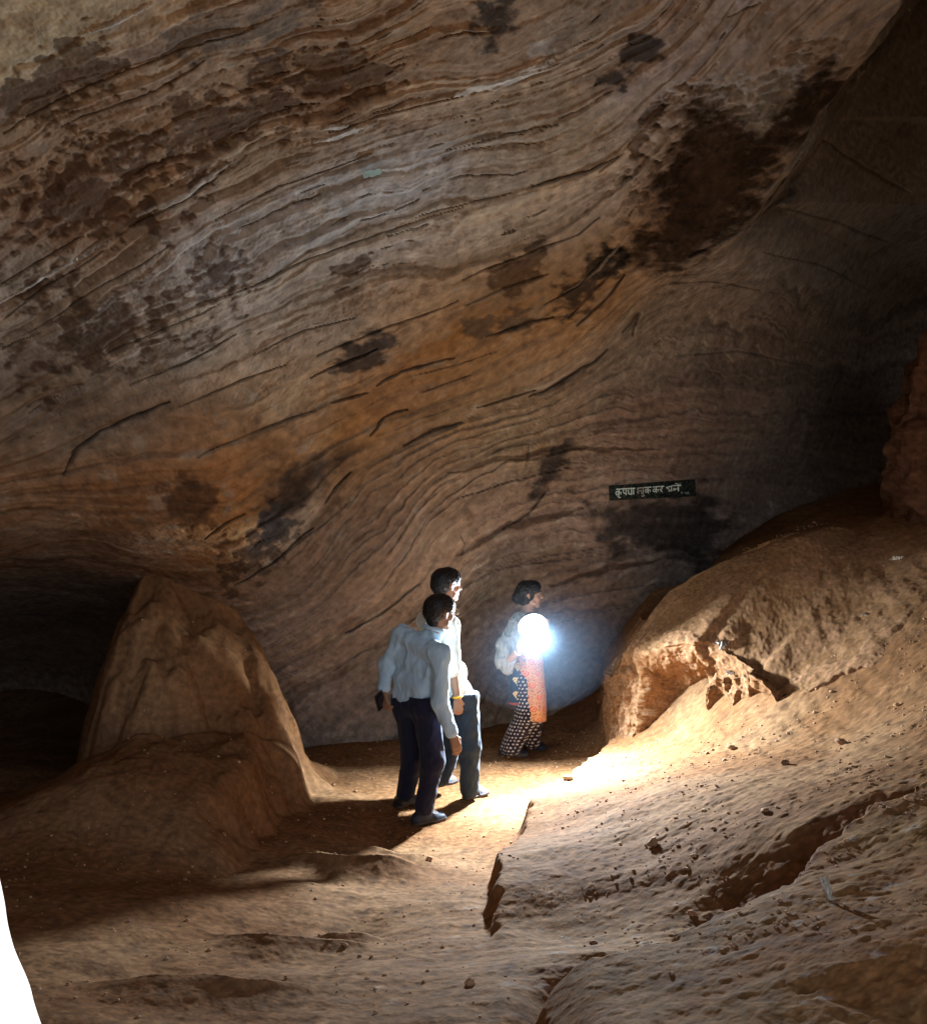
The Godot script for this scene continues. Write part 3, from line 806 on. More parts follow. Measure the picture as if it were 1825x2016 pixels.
func floor_y(x: float, z: float, detail := true) -> float:
	var q := Vector2(x, z)
	var y := floor_base(x, z)
	var a := n_lump.get_noise_2d(x, z)
	var b := n_mid.get_noise_2d(x, z)
	# worn steps across the path: each lip stands proud and drops away from the mouth
	if z < -2.2 and z > -7.2 and x < 1.0:
		for lip in steps:
			var line: PackedVector2Array = lip[0]
			var n := line.size() - 1
			var along := (x - line[0].x) / (line[n].x - line[0].x)
			if along <= 0.0 or along >= 1.0: continue
			var k := 0
			while k < n - 1 and line[k + 1].x < x: k += 1
			var sd := z - lerpf(line[k].y, line[k + 1].y, (x - line[k].x) / (line[k + 1].x - line[k].x)) + 0.02 * b
			if absf(sd) > 0.9: continue
			var fade: float = sstep(0.0, 0.4, along) * sstep(1.0, 0.65, along) * lip[1] * 1.5
			if sd < 0.0: y += fade * (sstep(-0.09, 0.0, sd) - 0.5) * exp(sd * 3.5)
			else: y += fade * (0.5 * exp(-sd * 6.0) - 0.22 * exp(-pow((sd - 0.26) / 0.17, 2.0)))
	# rock slab beside the path and the nearer ledge
	var s1 := side_of(q, slab_edge) + 0.035 * b + 0.03 * a + 0.02 * n_fine.get_noise_2d(x * 0.6, z * 0.6)
	y += 0.17 * sstep(-0.02, 0.05, s1) * sstep(2.2, 0.8, s1) * sstep(-3.9, -5.0, z)
	var s2 := side_of(q, near_edge) + 0.06 * b + 0.03 * n_fine.get_noise_2d(x * 0.7, z * 0.7)
	y += sstep(0.1, 0.4, x) * (0.15 * sstep(-0.02, 0.03, s2) * sstep(1.6, 0.6, s2) - 0.13 * sstep(-0.60, -0.10, s2) * sstep(0.02, -0.04, s2))
	# shoulder and wedge of earth on the left, cut steep towards the path
	if x < -0.4 and z < -4.4:
		var c4 := n_mid.get_noise_2d(x * 0.6 + 9.0, z * 0.6)
		var sh := sstep(-1.16, -1.44, x + 0.14 * a + 0.10 * c4 + 0.10 * (z + 6.5)) * sstep(-3.1, -1.9, x) * sstep(-4.9, -6.5, z + 0.2 * a) * sstep(-8.4, -7.2, z)
		y += sh * (0.46 + 0.10 * a + 0.05 * c4)
		var c := (q - Vector2(-2.36, -7.70)) / Vector2(1.14 if x > -2.36 else 0.52, 1.15)
		var cd := c.length() + 0.20 * a + 0.08 * c4 + 0.03 * b + 0.02 * n_fine.get_noise_2d(x * .5, z * .5)
		var top := pow(clampf(1.0 - cd, 0.0, 1.0), 0.75)
		y = maxf(y, lerpf(minf(y, 0.25), 2.05, top) if top > 0.0 else y)
	if detail:
		var rough := 0.5 + 0.5 * sstep(0.2, 1.2, x)
		# beds of the slab strike up to the right
		var bed := n_mid.get_noise_2d((z + 0.55 * x) * 1.6, (x - 0.55 * z) * 0.22)
		y += 0.035 * a + 0.006 * b * rough + 0.0028 * n_fine.get_noise_2d(x, z) * rough + 0.0011 * n_grit.get_noise_2d(x, z) + 0.004 * bed * rough
		var pit := n_pit.get_noise_2d(x, z)
		y += 0.005 * sstep(0.3, 0.6, pit) * rough - 0.004 * sstep(0.35, 0.6, -pit) * rough
	return y

func axis(marks: Array) -> PackedFloat32Array:
	# marks: [position, spacing there], spacing runs smoothly between them
	var out := PackedFloat32Array()
	var x: float = marks[0][0]
	var k := 0
	while k < marks.size() - 1:
		out.append(x)
		var t: float = (x - marks[k][0]) / (marks[k + 1][0] - marks[k][0])
		x += lerpf(marks[k][1], marks[k + 1][1], t)
		while k < marks.size() - 1 and x >= marks[k + 1][0]: k += 1
	out.append(marks[-1][0])
	return out

func make_floor() -> void:
	n_lump = noise(21, 0.9, 3)
	n_mid = noise(22, 3.2, 3)
	n_fine = noise(23, 12.0, 3)
	n_pit = noise(24, 7.0, 2)
	n_wave = noise(25, 1.0, 2)
	n_grit = noise(29, 55.0, 2)
	floor_pts = []
	var vals := []
	for d in FLOOR:
		var p := on_height(d[0], d[1], d[2])
		floor_pts.append(flat(p))
		vals.append(d[2])
	for d in FLOOR_FAR:
		floor_pts.append(Vector2(d[0], d[2]))
		vals.append(d[1])
	floor_w = rbf_solve(floor_pts, vals)
	fg.resize(FNX * FNZ)
	var n := floor_pts.size()
	for j in FNZ:
		for i in FNX:
			var q := Vector2(lerpf(FX0, FX1, float(i) / (FNX - 1)), lerpf(FZ0, FZ1, float(j) / (FNZ - 1)))
			var s := floor_w[n]
			for k in n: s += floor_w[k] * q.distance_to(floor_pts[k])
			fg[j * FNX + i] = s
	for d in [[1290, 1440, .1], [1195, 1482, .1], [1120, 1540, .1], [1040, 1590, .15], [1015, 1650, .22], [975, 1710, .28], [966, 1790, .42], [975, 1860, .55]]:
		slab_edge.append(flat(on_height(d[0], d[1], d[2])))
	slab_edge.reverse()
	for lip in [[0.10, 0.07, [[640, 1671], [700, 1667], [750, 1669], [800, 1682], [890, 1686]]], [0.13, 0.12, [[520, 1704], [605, 1712], [670, 1722], [750, 1724], [825, 1724], [900, 1700]]], [0.36, 0.06, [[600, 1834], [690, 1840], [770, 1842]]], [0.40, 0.075, [[380, 1840], [480, 1862], [550, 1872], [625, 1872], [700, 1867], [800, 1850]]], [0.60, 0.055, [[110, 1948], [300, 1962], [400, 1957], [485, 1969], [600, 1967], [720, 1950]]]]:
		var line := PackedVector2Array()
		for q in lip[2]: line.append(flat(on_height(q[0], q[1], lip[0])))
		steps.append([line, lip[1]])
	for d in [[1780, 1560, 1.15], [1660, 1610, 1.08], [1618, 1645, 1.04], [1585, 1700, 1.0], [1565, 1750, .97], [1400, 1842, .92], [1250, 1885, .89], [1100, 1922, .86], [1060, 1990, .83], [1040, 2100, .8]]:
		near_edge.append(flat(on_height(d[0], d[1], d[2])))
	near_edge.reverse()
	# columns fan out with distance from the mouth, so that near and far ground are equally fine
	var xs := axis([[-6.5, 0.8], [-1.9, 0.12], [-1.02, 0.0034], [1.02, 0.0034], [1.9, 0.12], [6.5, 0.8]])
	var zs := axis([[-60.0, 8.0], [-12.0, 0.3], [-10.2, 0.05], [-9.2, 0.025], [-6.0, 0.013], [-4.0, 0.0085], [-2.3, 0.006], [-1.6, 0.03], [-0.5, 0.08], [6.0, 0.3], [60.0, 8.0]])
	var w := xs.size()
	var h := zs.size()
	fxs = xs
	fzs = zs
	rows.resize(h)
	WorkerThreadPool.wait_for_group_task_completion(WorkerThreadPool.add_group_task(floor_row, h, 4, true))
	var pos := PackedVector3Array()
	var col := PackedColorArray()
	for q in rows:
		pos.append_array(q[0])
		col.append_array(q[1])
	rows.clear()
	var o := put("ground", grid_mesh(pos, col, w, h), rock_material(1.7, 0.2, 0.9, 70, 0.6))
	tag(o, "red earth and worn sandstone floor of the cave with shallow steps", "ground", "", "structure")

var fxs := PackedFloat32Array()
var fzs := PackedFloat32Array()

func floor_row(j: int) -> void:
	var w := fxs.size()
	var pos := PackedVector3Array()
	pos.resize(w)
	var col := PackedColorArray()
	col.resize(w)
	var hue := noise(26, 0.8, 4)
	var spot := noise(27, 5.0, 4)
	var streak := noise(28, 1.0, 4)
	var z := fzs[j]
	for i in w:
		var tx := fxs[i]
		var reach := 0.30 + 0.50 * clampf(-z, 1.6, 9.5)
		var x := tx * reach if absf(tx) <= 1.0 else signf(tx) * (reach + (absf(tx) - 1.0) * 10.0)
		var out_ := x < -5.9 or x > 6.9 or z < -12.0 or z > 5.9
		var y := 0.9 if out_ else floor_y(x, z)
		pos[i] = Vector3(x, y, z)
		var hn := hue.get_noise_2d(x, z)
		var sp := spot.get_noise_2d(x, z)
		# strike of the beds in the slab runs up to the right
		var str := streak.get_noise_2d((z + 0.55 * x) * 6.0, (x - 0.55 * z) * 0.9)
		var earth := Vector3(0.32, 0.152, 0.064).lerp(Vector3(0.37, 0.20, 0.094), sstep(-0.3, 0.4, hn))
		var bare := Vector3(0.40, 0.215, 0.082).lerp(Vector3(0.34, 0.16, 0.058), sstep(-0.2, 0.4, hn + 0.5 * str))
		var rocky := sstep(-5.4, -3.5, z + 0.6 * hn) * sstep(-0.7, 0.5, x + 0.4 * hn)
		var q := Vector2(x, z)
		var s2 := side_of(q, near_edge) if not out_ else 0.0
		if s2 > 0.0 and x > 0.2: rocky = maxf(rocky, sstep(0.0, 0.1, s2))
		var c := earth.lerp(bare, rocky)
		var tone := 1.0 + 0.18 * hn + 0.22 * sp + 0.16 * str * rocky
		c *= tone
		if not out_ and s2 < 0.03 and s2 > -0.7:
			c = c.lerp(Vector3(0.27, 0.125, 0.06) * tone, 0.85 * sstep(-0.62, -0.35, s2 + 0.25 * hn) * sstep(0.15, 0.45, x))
		# pale crusts on the bare rock
		c = c.lerp(Vector3(0.55, 0.48, 0.40), 0.5 * sstep(0.44, 0.56, sp + 0.3 * str) * rocky)
		c = c.lerp(Vector3(0.22, 0.115, 0.06), 0.55 * sstep(0.3, 0.55, -sp + 0.2 * hn))
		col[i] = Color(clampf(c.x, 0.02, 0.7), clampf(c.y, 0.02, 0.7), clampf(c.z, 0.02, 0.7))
	rows[j] = [pos, col]

# ---------------------------------------------------------------- outcrops and loose stones
func smooth_line(pts: Array, t: float) -> Variant:
	var n := pts.size() - 1
	var x := clampf(t, 0.0, 0.99999) * n
	var i := int(x)
	var f := x - i
	var p0 = pts[maxi(i - 1, 0)]
	var p1 = pts[i]
	var p2 = pts[i + 1]
	var p3 = pts[mini(i + 2, n)]
	return p1 + (p2 - p0 + (p0 * 2.0 - p1 * 5.0 + p2 * 4.0 - p3 + ((p1 - p2) * 3.0 + p3 - p0) * f) * f) * (0.5 * f)

func grid_normals(pos: PackedVector3Array, w: int, h: int) -> PackedVector3Array:
	var nor := PackedVector3Array()
	nor.resize(w * h)
	for j in h:
		for i in w:
			var a := pos[mini(j + 1, h - 1) * w + i] - pos[maxi(j - 1, 0) * w + i]
			var b := pos[j * w + mini(i + 1, w - 1)] - pos[j * w + maxi(i - 1, 0)]
			nor[j * w + i] = a.cross(b).normalized()
	return nor

func make_outcrop() -> void:
	# plan of its foot, walking from behind the path round its nose and along the slope; then lip height, hollow depth, rise, reach
	var foot := [Vector2(1.75, -10.6), Vector2(1.32, -9.8), Vector2(1.22, -9.2), Vector2(1.16, -8.65), Vector2(1.24, -8.25), Vector2(1.48, -7.98), Vector2(1.82, -7.62), Vector2(2.13, -7.17), Vector2(2.6, -6.75), Vector2(3.2, -6.4), Vector2(4.2, -6.15), Vector2(5.4, -6.1)]
	var lip := [.5, .5, .55, .65, .74, .74, .58, .24, -.06, -.2, -.3, -.3]
	var rise := [.9, .62, .5, .48, .52, .68, .80, .80, .60, .4, .2, .1]
	var run := [1.0, .6, .42, .42, .52, .78, .98, 1.1, 1.1, 1.1, 1.1, 1.1]
	var w := 420
	var h := 250
	var n1 := noise(41, 2.2, 3)
	var n2 := noise(42, 8.0, 4)
	var n3 := noise(43, 26.0, 3)
	var ncell := noise(44, 9.0, 1, FastNoiseLite.TYPE_CELLULAR)
	var pos := PackedVector3Array()
	pos.resize(w * h)
	var prof := PackedFloat32Array()
	prof.resize(w * h)
	for i in w:
		var s := float(i) / (w - 1)
		# more columns on the part that shows
		s = lerpf(s, 0.18 + 0.5 * s, 0.55)
		var f: Vector2 = smooth_line(foot, s)
		var turn := lerpf(0.0, -0.50, sstep(2.0, 6.0, s * 11.0))
		var inw := Vector2(cos(turn), sin(turn))
		var lp: float = smooth_line(lip, s)
		var rs: float = smooth_line(rise, s)
		var rn: float = smooth_line(run, s)
		var fy := floor_y(f.x, f.y, false) - 0.03
		# two hollows under the lip, a knotted pillar between them
		var k := s * 11.0
		var hollow := 0.60 * sstep(4.5, 4.75, k) * sstep(6.0, 5.75, k) + 0.42 * sstep(6.7, 6.95, k) * sstep(7.95, 7.4, k) + 0.04
		hollow += 0.06 * n1.get_noise_1d(k * 0.8)
		for j in h:
			var t := float(j) / (h - 1)
			var o := 0.0
			var y := 0.0
			if t < 0.42:
				# from the buried foot up the hollow's back and out to the lip
				var q := t / 0.42
				o = hollow * (1.0 - pow(sstep(0.25, 1.0, q), 1.3)) + 0.10 * sstep(0.0, 1.0, 1.0 - q) * 0.2
				o += 0.10 * q * sstep(0.4, 0.05, hollow)
				y = -0.15 + (lp + 0.15) * pow(q, 0.9)
			elif t < 0.85:
				var q := (t - 0.42) / 0.43
				o = rn * q + 0.10 * sstep(0.4, 0.05, hollow) * (1.0 - q)
				y = lp + rs * (1.0 - pow(1.0 - q, 1.12))
			else:
				var q := (t - 0.85) / 0.15
				o = rn + 1.3 * q
				y = lp + rs + 0.25 * q - 1.6 * pow(q, 4.0)
			var bx := f.x + inw.x * o
			var bz := f.y + inw.y * o
			var by := fy + y
			# to the right the bank runs out into the slope
			if k > 6.0 and k < 9.5 and t >= 0.42: by = lerpf(by, floor_y(bx, bz) + 0.012 - 0.2 * sstep(8.0, 8.6, k), sstep(6.0, 7.8, k))
			elif k > 6.0: by -= 0.4 * sstep(7.0, 7.8, k)
			pos[j * w + i] = Vector3(bx, by, bz)
			prof[j * w + i] = t
	var nor := grid_normals(pos, w, h)
	var col := PackedColorArray()
	col.resize(w * h)
	for a in w * h:
		var p := pos[a]
		var n := nor[a]
		if n.dot(Vector3(-0.5, 0.6, 0.6)) < -0.7: n = -n
		var t := prof[a]
		var under := sstep(0.46, 0.34, t)
		var knob := 1.0 - absf(n2.get_noise_3dv(p)) * 2.0
		var cl := ncell.get_noise_3dv(p)
		var b := n1.get_noise_3dv(p)
		var e := n2.get_noise_3dv(p)
		var f := n3.get_noise_3dv(p)
		var knotted := under * 0.7 + 0.3 * sstep(0.58, 0.44, t) + 0.05
		pos[a] = p + n * ((0.02 + 0.03 * sstep(0.6, 0.4, t)) * b + knotted * (0.030 * e + 0.022 * cl * knotted + 0.009 * f) + 0.004 * f)
		var c := Vector3(0.34, 0.172, 0.076).lerp(Vector3(0.38, 0.225, 0.115), sstep(-0.3, 0.4, b + e))
		c = c.lerp(Vector3(0.40, 0.19, 0.09), sstep(-0.1, 0.3, e + b) * 0.6)
		c = c.lerp(Vector3(0.52, 0.42, 0.30), sstep(0.25, 0.5, f) * 0.4 * knotted)
		c *= 1.0 + 0.14 * e + 0.14 * f
		col[a] = Color(maxf(c.x, .03), maxf(c.y, .02), maxf(c.z, .015))
	bank_pos = pos
	var o := put("rock_outcrop", grid_mesh(pos, col, w, h), rock_material(2.3, 0.35, 0.9, 90, 0.6))
	tag(o, "knotted red earth bank with hollows under its lip beside the path", "rock bank")

func blob(centre: Vector3, r: Vector3, seed_: int, lumps: float, fine_amp: float, w := 160, h := 110) -> Array:
	var n1 := noise(seed_, 1.1, 3)
	var n2 := noise(seed_ + 1, 5.0, 4)
	var pos := PackedVector3Array()
	pos.resize(w * h)
	for j in h:
		var th := PI * j / (h - 1)
		for i in w:
			var ph := TAU * i / (w - 1)
			var d := Vector3(sin(th) * cos(ph), cos(th), sin(th) * sin(ph))
			var p := d * r
			var m := 1.0 + lumps * n1.get_noise_3dv(p + centre)
			pos[j * w + i] = p * m + d * fine_amp * n2.get_noise_3dv(p + centre)
	return [pos, w, h]

func make_boulder() -> void:
	var c := Vector3(4.42, 2.5, -8.3)
	var b := blob(c, Vector3(0.92, 1.25, 1.0), 61, 0.30, 0.10)
	var pos: PackedVector3Array = b[0]
	var col := PackedColorArray()
	var nn := noise(63, 4.0, 4)
	for p in pos:
		var v := Vector3(0.17, 0.078, 0.042) * (1.0 + 0.45 * nn.get_noise_3dv(p))
		col.append(Color(v.x, v.y, v.z))
	var o := put("boulder", grid_mesh(pos, col, b[1], b[2]), rock_material(1.6, 0.7, 0.92, 95, 0.55))
	o.position = c
	tag(o, "tall rough red rock mass standing on the slope against the dark recess", "boulder")

func pebble_mesh(seed_: int, c: Vector3) -> ArrayMesh:
	var n1 := noise(seed_, 1.3, 2)
	var pos := PackedVector3Array()
	var col := PackedColorArray()
	var w := 11
	var h := 7
	for j in h:
		var th := PI * j / (h - 1)
		for i in w:
			var ph := TAU * (i % (w - 1)) / (w - 1)
			var d := Vector3(sin(th) * cos(ph), cos(th) * 0.62, sin(th) * sin(ph) * 0.8)
			pos.append(d * (1.0 + 0.55 * n1.get_noise_3dv(d * 1.4)))
			col.append(Color(c.x, c.y, c.z))
	return grid_mesh(pos, col, w, h)

# first meeting of a photograph ray with the floor
func floor_hit(px: float, py: float) -> Vector3:
	var r := ray(px, py)
	var t := 1.6
	while t < 14.0:
		var p := EYE + r * t
		if p.y < floor_y(p.x, p.z): break
		t += 0.03
	var lo := t - 0.03
	var hi := t
	for k in 8:
		var m := (lo + hi) * 0.5
		var p := EYE + r * m
		if p.y < floor_y(p.x, p.z): hi = m
		else: lo = m
	return EYE + r * hi

func make_stones() -> void:
	var tones := [Vector3(.40, .23, .12), Vector3(.34, .19, .10), Vector3(.44, .31, .2), Vector3(.27, .15, .085)]
	var meshes := []
	for k in 6: meshes.append(pebble_mesh(200 + k, tones[k % 4]))
	var m := tinted(0.95, 0.2)
	# the stones that stand out one by one, as seen in the photograph: pixel, size in metres, label
	var named := [
		[1118, 1535, .05, "dark fist-sized clod lying below the knotted pillar of the bank"], [1505, 1600, .035, "small brown clod alone on the middle of the rock slab"], [1285, 1665, .05, "pale angular stone standing on the rock slab"],
		[1440, 1475, .045, "round brown clod at the foot of the bank's second hollow"], [1545, 1505, .04, "flat brown stone on the slope above the slab"], [1655, 1465, .05, "brown clod on the upper slope below the bank"],
		[655, 1548, .03, "small clod on the lit floor near the earth wedge"], [700, 1560, .025, "little pebble on the lit floor beside the wall foot"],
	]
	for d in named:
		var p := floor_hit(d[0], d[1])
		var o := put("stone", meshes[int(d[0]) % 6], m)
		o.position = p + Vector3.UP * d[2] * 0.3
		o.scale = Vector3(1.0, 0.8, 0.9) * d[2] * 0.75
		o.rotation = Vector3(0.2, d[0] * 0.7, 0.1)
		tag(o, d[3], "stone", "loose stones on the cave floor")
	# crumbs of earth too many to count
	var mm := MultiMesh.new()
	mm.transform_format = MultiMesh.TRANSFORM_3D
	mm.use_colors = true
	mm.mesh = pebble_mesh(300, Vector3.ONE)
	var list := []
	var guard := 0
	var clump := noise(45, 1.4, 2)
	while list.size() < 4200 and guard < 60000:
		guard += 1
		var x := rng.randf_range(-2.4, 3.2)
		var z := rng.randf_range(-9.2, -2.6)
		var right := sstep(0.3, 1.6, x)
		if rng.randf() > (0.25 + 0.75 * right) * sstep(-0.35, 0.45, clump.get_noise_2d(x, z)): continue
		var s := 0.003 + 0.008 * pow(rng.randf(), 3.0) + (0.012 if rng.randf() < 0.012 else 0.0)
		var b := Basis.from_euler(Vector3(rng.randf_range(-.5, .5), rng.randf() * TAU, rng.randf_range(-.5, .5))).scaled(Vector3(s, s * rng.randf_range(.6, 1.0), s * rng.randf_range(.7, 1.2)))
		var tn: Vector3 = tones[rng.randi() % 4] * rng.randf_range(.95, 1.35)
		list.append([Transform3D(b, Vector3(x, floor_y(x, z) + s * 0.35, z)), Color(tn.x, tn.y, tn.z)])
	mm.instance_count = list.size()
	for k in list.size():
		mm.set_instance_transform(k, list[k][0])
		mm.set_instance_color(k, list[k][1])
	var g := MultiMeshInstance3D.new()
	g.name = "gravel"
	g.multimesh = mm
	g.material_override = m
	add_child(g)
	tag(g, "crumbs of red earth and grit strewn over the floor and slope", "gravel", "", "stuff")

# ---------------------------------------------------------------- smooth bodies from tapered bones
# bone: [a, b, radius a, radius b]; a fifth entry 1 cuts away instead of adding
var f_val := PackedFloat32Array()
var f_lo := Vector3()
var f_n := Vector3i()
var f_cell := 0.01

var jobs := []
var waiting := []

# notes down a body to be meshed; all of them are meshed together by mesh_bodies()
func soft_body(parts: Array, bones: Array, cell: float, k: float, colour: Callable, fold: FastNoiseLite = null, amp := 0.0, planes := [], stretch := Vector3.ONE, ridged := false) -> void:
	var job := {"args": [bones, cell, k, colour, fold, amp, planes, stretch, ridged]}
	jobs.append(job)
	parts.append(job)

func mesh_job(n: int) -> void:
	var a: Array = jobs[n].args
	jobs[n].out = mesh_body(a[0], a[1], a[2], a[3], a[4], a[5], a[6], a[7], a[8])

func mesh_bodies() -> void:
	WorkerThreadPool.wait_for_group_task_completion(WorkerThreadPool.add_group_task(mesh_job, jobs.size(), 4, true))
	for w in waiting: fill_mesh(w[0], w[1])

func mesh_body(bones: Array, cell: float, k: float, colour: Callable, fold: FastNoiseLite, amp: float, planes: Array, stretch: Vector3, ridged: bool) -> Array:
	var lo := Vector3(1e9, 1e9, 1e9)
	var hi := -lo
	for b in bones:
		if b is String or b.size() > 4: continue
		var r := Vector3.ONE * (maxf(b[2], b[3]) + 2.5 * cell + amp)
		lo = lo.min(b[0] - r).min(b[1] - r)
		hi = hi.max(b[0] + r).max(b[1] + r)
	var nx := int((hi.x - lo.x) / cell) + 2
	var ny := int((hi.y - lo.y) / cell) + 2
	var nz := int((hi.z - lo.z) / cell) + 2
	var v := PackedFloat32Array()
	v.resize(nx * ny * nz)
	v.fill(1.0)
	for b in bones:
		if b is String:
			# planes given so far cut only what stands before this mark
			for z in nz:
				for y in ny:
					for x in nx:
						var p := lo + Vector3(x, y, z) * cell
						var d := v[(z * ny + y) * nx + x]
						for pl in planes: d = maxf(d, (p - pl[0]).dot(pl[1]))
						v[(z * ny + y) * nx + x] = d
			planes = []
			continue
		var a: Vector3 = b[0]
		var ab: Vector3 = b[1] - a
		var ra: float = b[2]
		var rb: float = b[3]
		var cut: bool = b.size() > 4
		var reach := maxf(ra, rb) + k + 3.0 * cell + amp
		var l: Vector3 = (a.min(b[1]) - Vector3.ONE * reach - lo) / cell
		var u: Vector3 = (a.max(b[1]) + Vector3.ONE * reach - lo) / cell
		var inv := 1.0 / maxf(ab.length_squared(), 1e-9)
		for z in range(maxi(int(l.z), 0), mini(int(u.z) + 1, nz)):
			for y in range(maxi(int(l.y), 0), mini(int(u.y) + 1, ny)):
				var row := (z * ny + y) * nx
				for x in range(maxi(int(l.x), 0), mini(int(u.x) + 1, nx)):
					var p := lo + Vector3(x, y, z) * cell - a
					var t := clampf(p.dot(ab) * inv, 0.0, 1.0)
					var d := (p - ab * t).length() - (ra + (rb - ra) * t)
					var o := v[row + x]
					if cut:
						d = -d
						var hh := clampf(0.5 - 0.5 * (o - d) / 0.01, 0.0, 1.0)
						v[row + x] = lerpf(o, d, hh) + 0.01 * hh * (1.0 - hh)
					else:
						var hh := clampf(0.5 + 0.5 * (o - d) / k, 0.0, 1.0)
						v[row + x] = lerpf(o, d, hh) - k * hh * (1.0 - hh)
	if fold or planes.size():
		for z in nz:
			for y in ny:
				var row := (z * ny + y) * nx
				for x in nx:
					var d := v[row + x]
					if absf(d) > 4.0 * cell + amp: continue
					var p := lo + Vector3(x, y, z) * cell
					if fold:
						var q := fold.get_noise_3dv(p * stretch)
						d += amp * ((absf(q) * 2.2 - 1.0) if ridged else q - 0.3)
					for pl in planes: d = maxf(d, (p - pl[0]).dot(pl[1]))
					v[row + x] = d
	# surface nets
	var vert := PackedVector3Array()
	var nrm := PackedVector3Array()
	var col := PackedColorArray()
	var idx := PackedInt32Array()
	var id := PackedInt32Array()
	id.resize(nx * ny * nz)
	id.fill(-1)
	var sy := nx
	var sz := nx * ny
	for z in nz - 1:
		for y in ny - 1:
			for x in nx - 1:
				var a := z * sz + y * sy + x
				var c0 := v[a]
				if c0 > 3.0 * cell or c0 < -3.0 * cell: continue
				var c1 := v[a + 1]
				var c2 := v[a + sy]
				var c3 := v[a + sy + 1]
				var c4 := v[a + sz]
				var c5 := v[a + sz + 1]
				var c6 := v[a + sz + sy]
				var c7 := v[a + sz + sy + 1]
				var m := int(c0 < 0.0) + int(c1 < 0.0) + int(c2 < 0.0) + int(c3 < 0.0) + int(c4 < 0.0) + int(c5 < 0.0) + int(c6 < 0.0) + int(c7 < 0.0)
				if m == 0 or m == 8: continue
				var s := Vector3()
				var n := 0
				if (c0 < 0.0) != (c1 < 0.0): s += Vector3(c0 / (c0 - c1), 0, 0); n += 1
				if (c2 < 0.0) != (c3 < 0.0): s += Vector3(c2 / (c2 - c3), 1, 0); n += 1
				if (c4 < 0.0) != (c5 < 0.0): s += Vector3(c4 / (c4 - c5), 0, 1); n += 1
				if (c6 < 0.0) != (c7 < 0.0): s += Vector3(c6 / (c6 - c7), 1, 1); n += 1
				if (c0 < 0.0) != (c2 < 0.0): s += Vector3(0, c0 / (c0 - c2), 0); n += 1
				if (c1 < 0.0) != (c3 < 0.0): s += Vector3(1, c1 / (c1 - c3), 0); n += 1
				if (c4 < 0.0) != (c6 < 0.0): s += Vector3(0, c4 / (c4 - c6), 1); n += 1
				if (c5 < 0.0) != (c7 < 0.0): s += Vector3(1, c5 / (c5 - c7), 1); n += 1
				if (c0 < 0.0) != (c4 < 0.0): s += Vector3(0, 0, c0 / (c0 - c4)); n += 1
				if (c1 < 0.0) != (c5 < 0.0): s += Vector3(1, 0, c1 / (c1 - c5)); n += 1
				if (c2 < 0.0) != (c6 < 0.0): s += Vector3(0, 1, c2 / (c2 - c6)); n += 1
				if (c3 < 0.0) != (c7 < 0.0): s += Vector3(1, 1, c3 / (c3 - c7)); n += 1
				id[a] = vert.size()
				var p := lo + (Vector3(x, y, z) + s / n) * cell
				vert.append(p)
				var g := Vector3(c1 + c3 + c5 + c7 - c0 - c2 - c4 - c6, c2 + c3 + c6 + c7 - c0 - c1 - c4 - c5, c4 + c5 + c6 + c7 - c0 - c1 - c2 - c3).normalized()
				nrm.append(g)
				col.append(colour.call(p, g))
	for z in range(1, nz - 1):
		for y in range(1, ny - 1):
			for x in range(1, nx - 1):
				var a := z * sz + y * sy + x
				if id[a] < 0: continue
				var c := v[a] < 0.0
				if c != (v[a + 1] < 0.0): quad(idx, id[a], id[a - sy], id[a - sy - sz], id[a - sz], c)
				if c != (v[a + sy] < 0.0): quad(idx, id[a], id[a - sz], id[a - sz - 1], id[a - 1], c)
				if c != (v[a + sz] < 0.0): quad(idx, id[a], id[a - 1], id[a - 1 - sy], id[a - sy], c)
	return [vert, nrm, col, idx]

func quad(idx: PackedInt32Array, a: int, b: int, c: int, d: int, inside: bool) -> void:
	if a < 0 or b < 0 or c < 0 or d < 0: return
	if inside:
		for q in [a, b, c, a, c, d]: idx.append(q)
	else:
		for q in [a, c, b, a, d, c]: idx.append(q)

func joined(parts: Array) -> ArrayMesh:
	var m := ArrayMesh.new()
	waiting.append([m, parts])
	return m

func fill_mesh(m: ArrayMesh, parts: Array) -> void:
	var vert := PackedVector3Array()
	var nrm := PackedVector3Array()
	var col := PackedColorArray()
	var idx := PackedInt32Array()
	for w in parts:
		var p: Array = w.out if w is Dictionary else w
		if p[3].is_empty(): continue
		var base := vert.size()
		var i3: PackedInt32Array = p[3]
		var ok := 0
		for t in range(0, i3.size() - 2, maxi(3, i3.size() / 90 / 3 * 3)):
			var a: Vector3 = p[0][i3[t]]
			ok += 1 if (p[0][i3[t + 2]] - a).cross(p[0][i3[t + 1]] - a).dot(p[1][i3[t]]) > 0.0 else -1
		if ok < 0: i3.reverse()
		vert.append_array(p[0])
		nrm.append_array(p[1])
		col.append_array(p[2])
		for i in i3: idx.append(base + i)
	var arr := []
	arr.resize(Mesh.ARRAY_MAX)
	arr[Mesh.ARRAY_VERTEX] = vert
	arr[Mesh.ARRAY_NORMAL] = nrm
	arr[Mesh.ARRAY_COLOR] = col
	arr[Mesh.ARRAY_INDEX] = idx
	m.add_surface_from_arrays(Mesh.PRIMITIVE_TRIANGLES, arr)

func one(c: Vector3) -> Callable:
	var k := Color(c.x, c.y, c.z)
	return func(_p, _n): return k

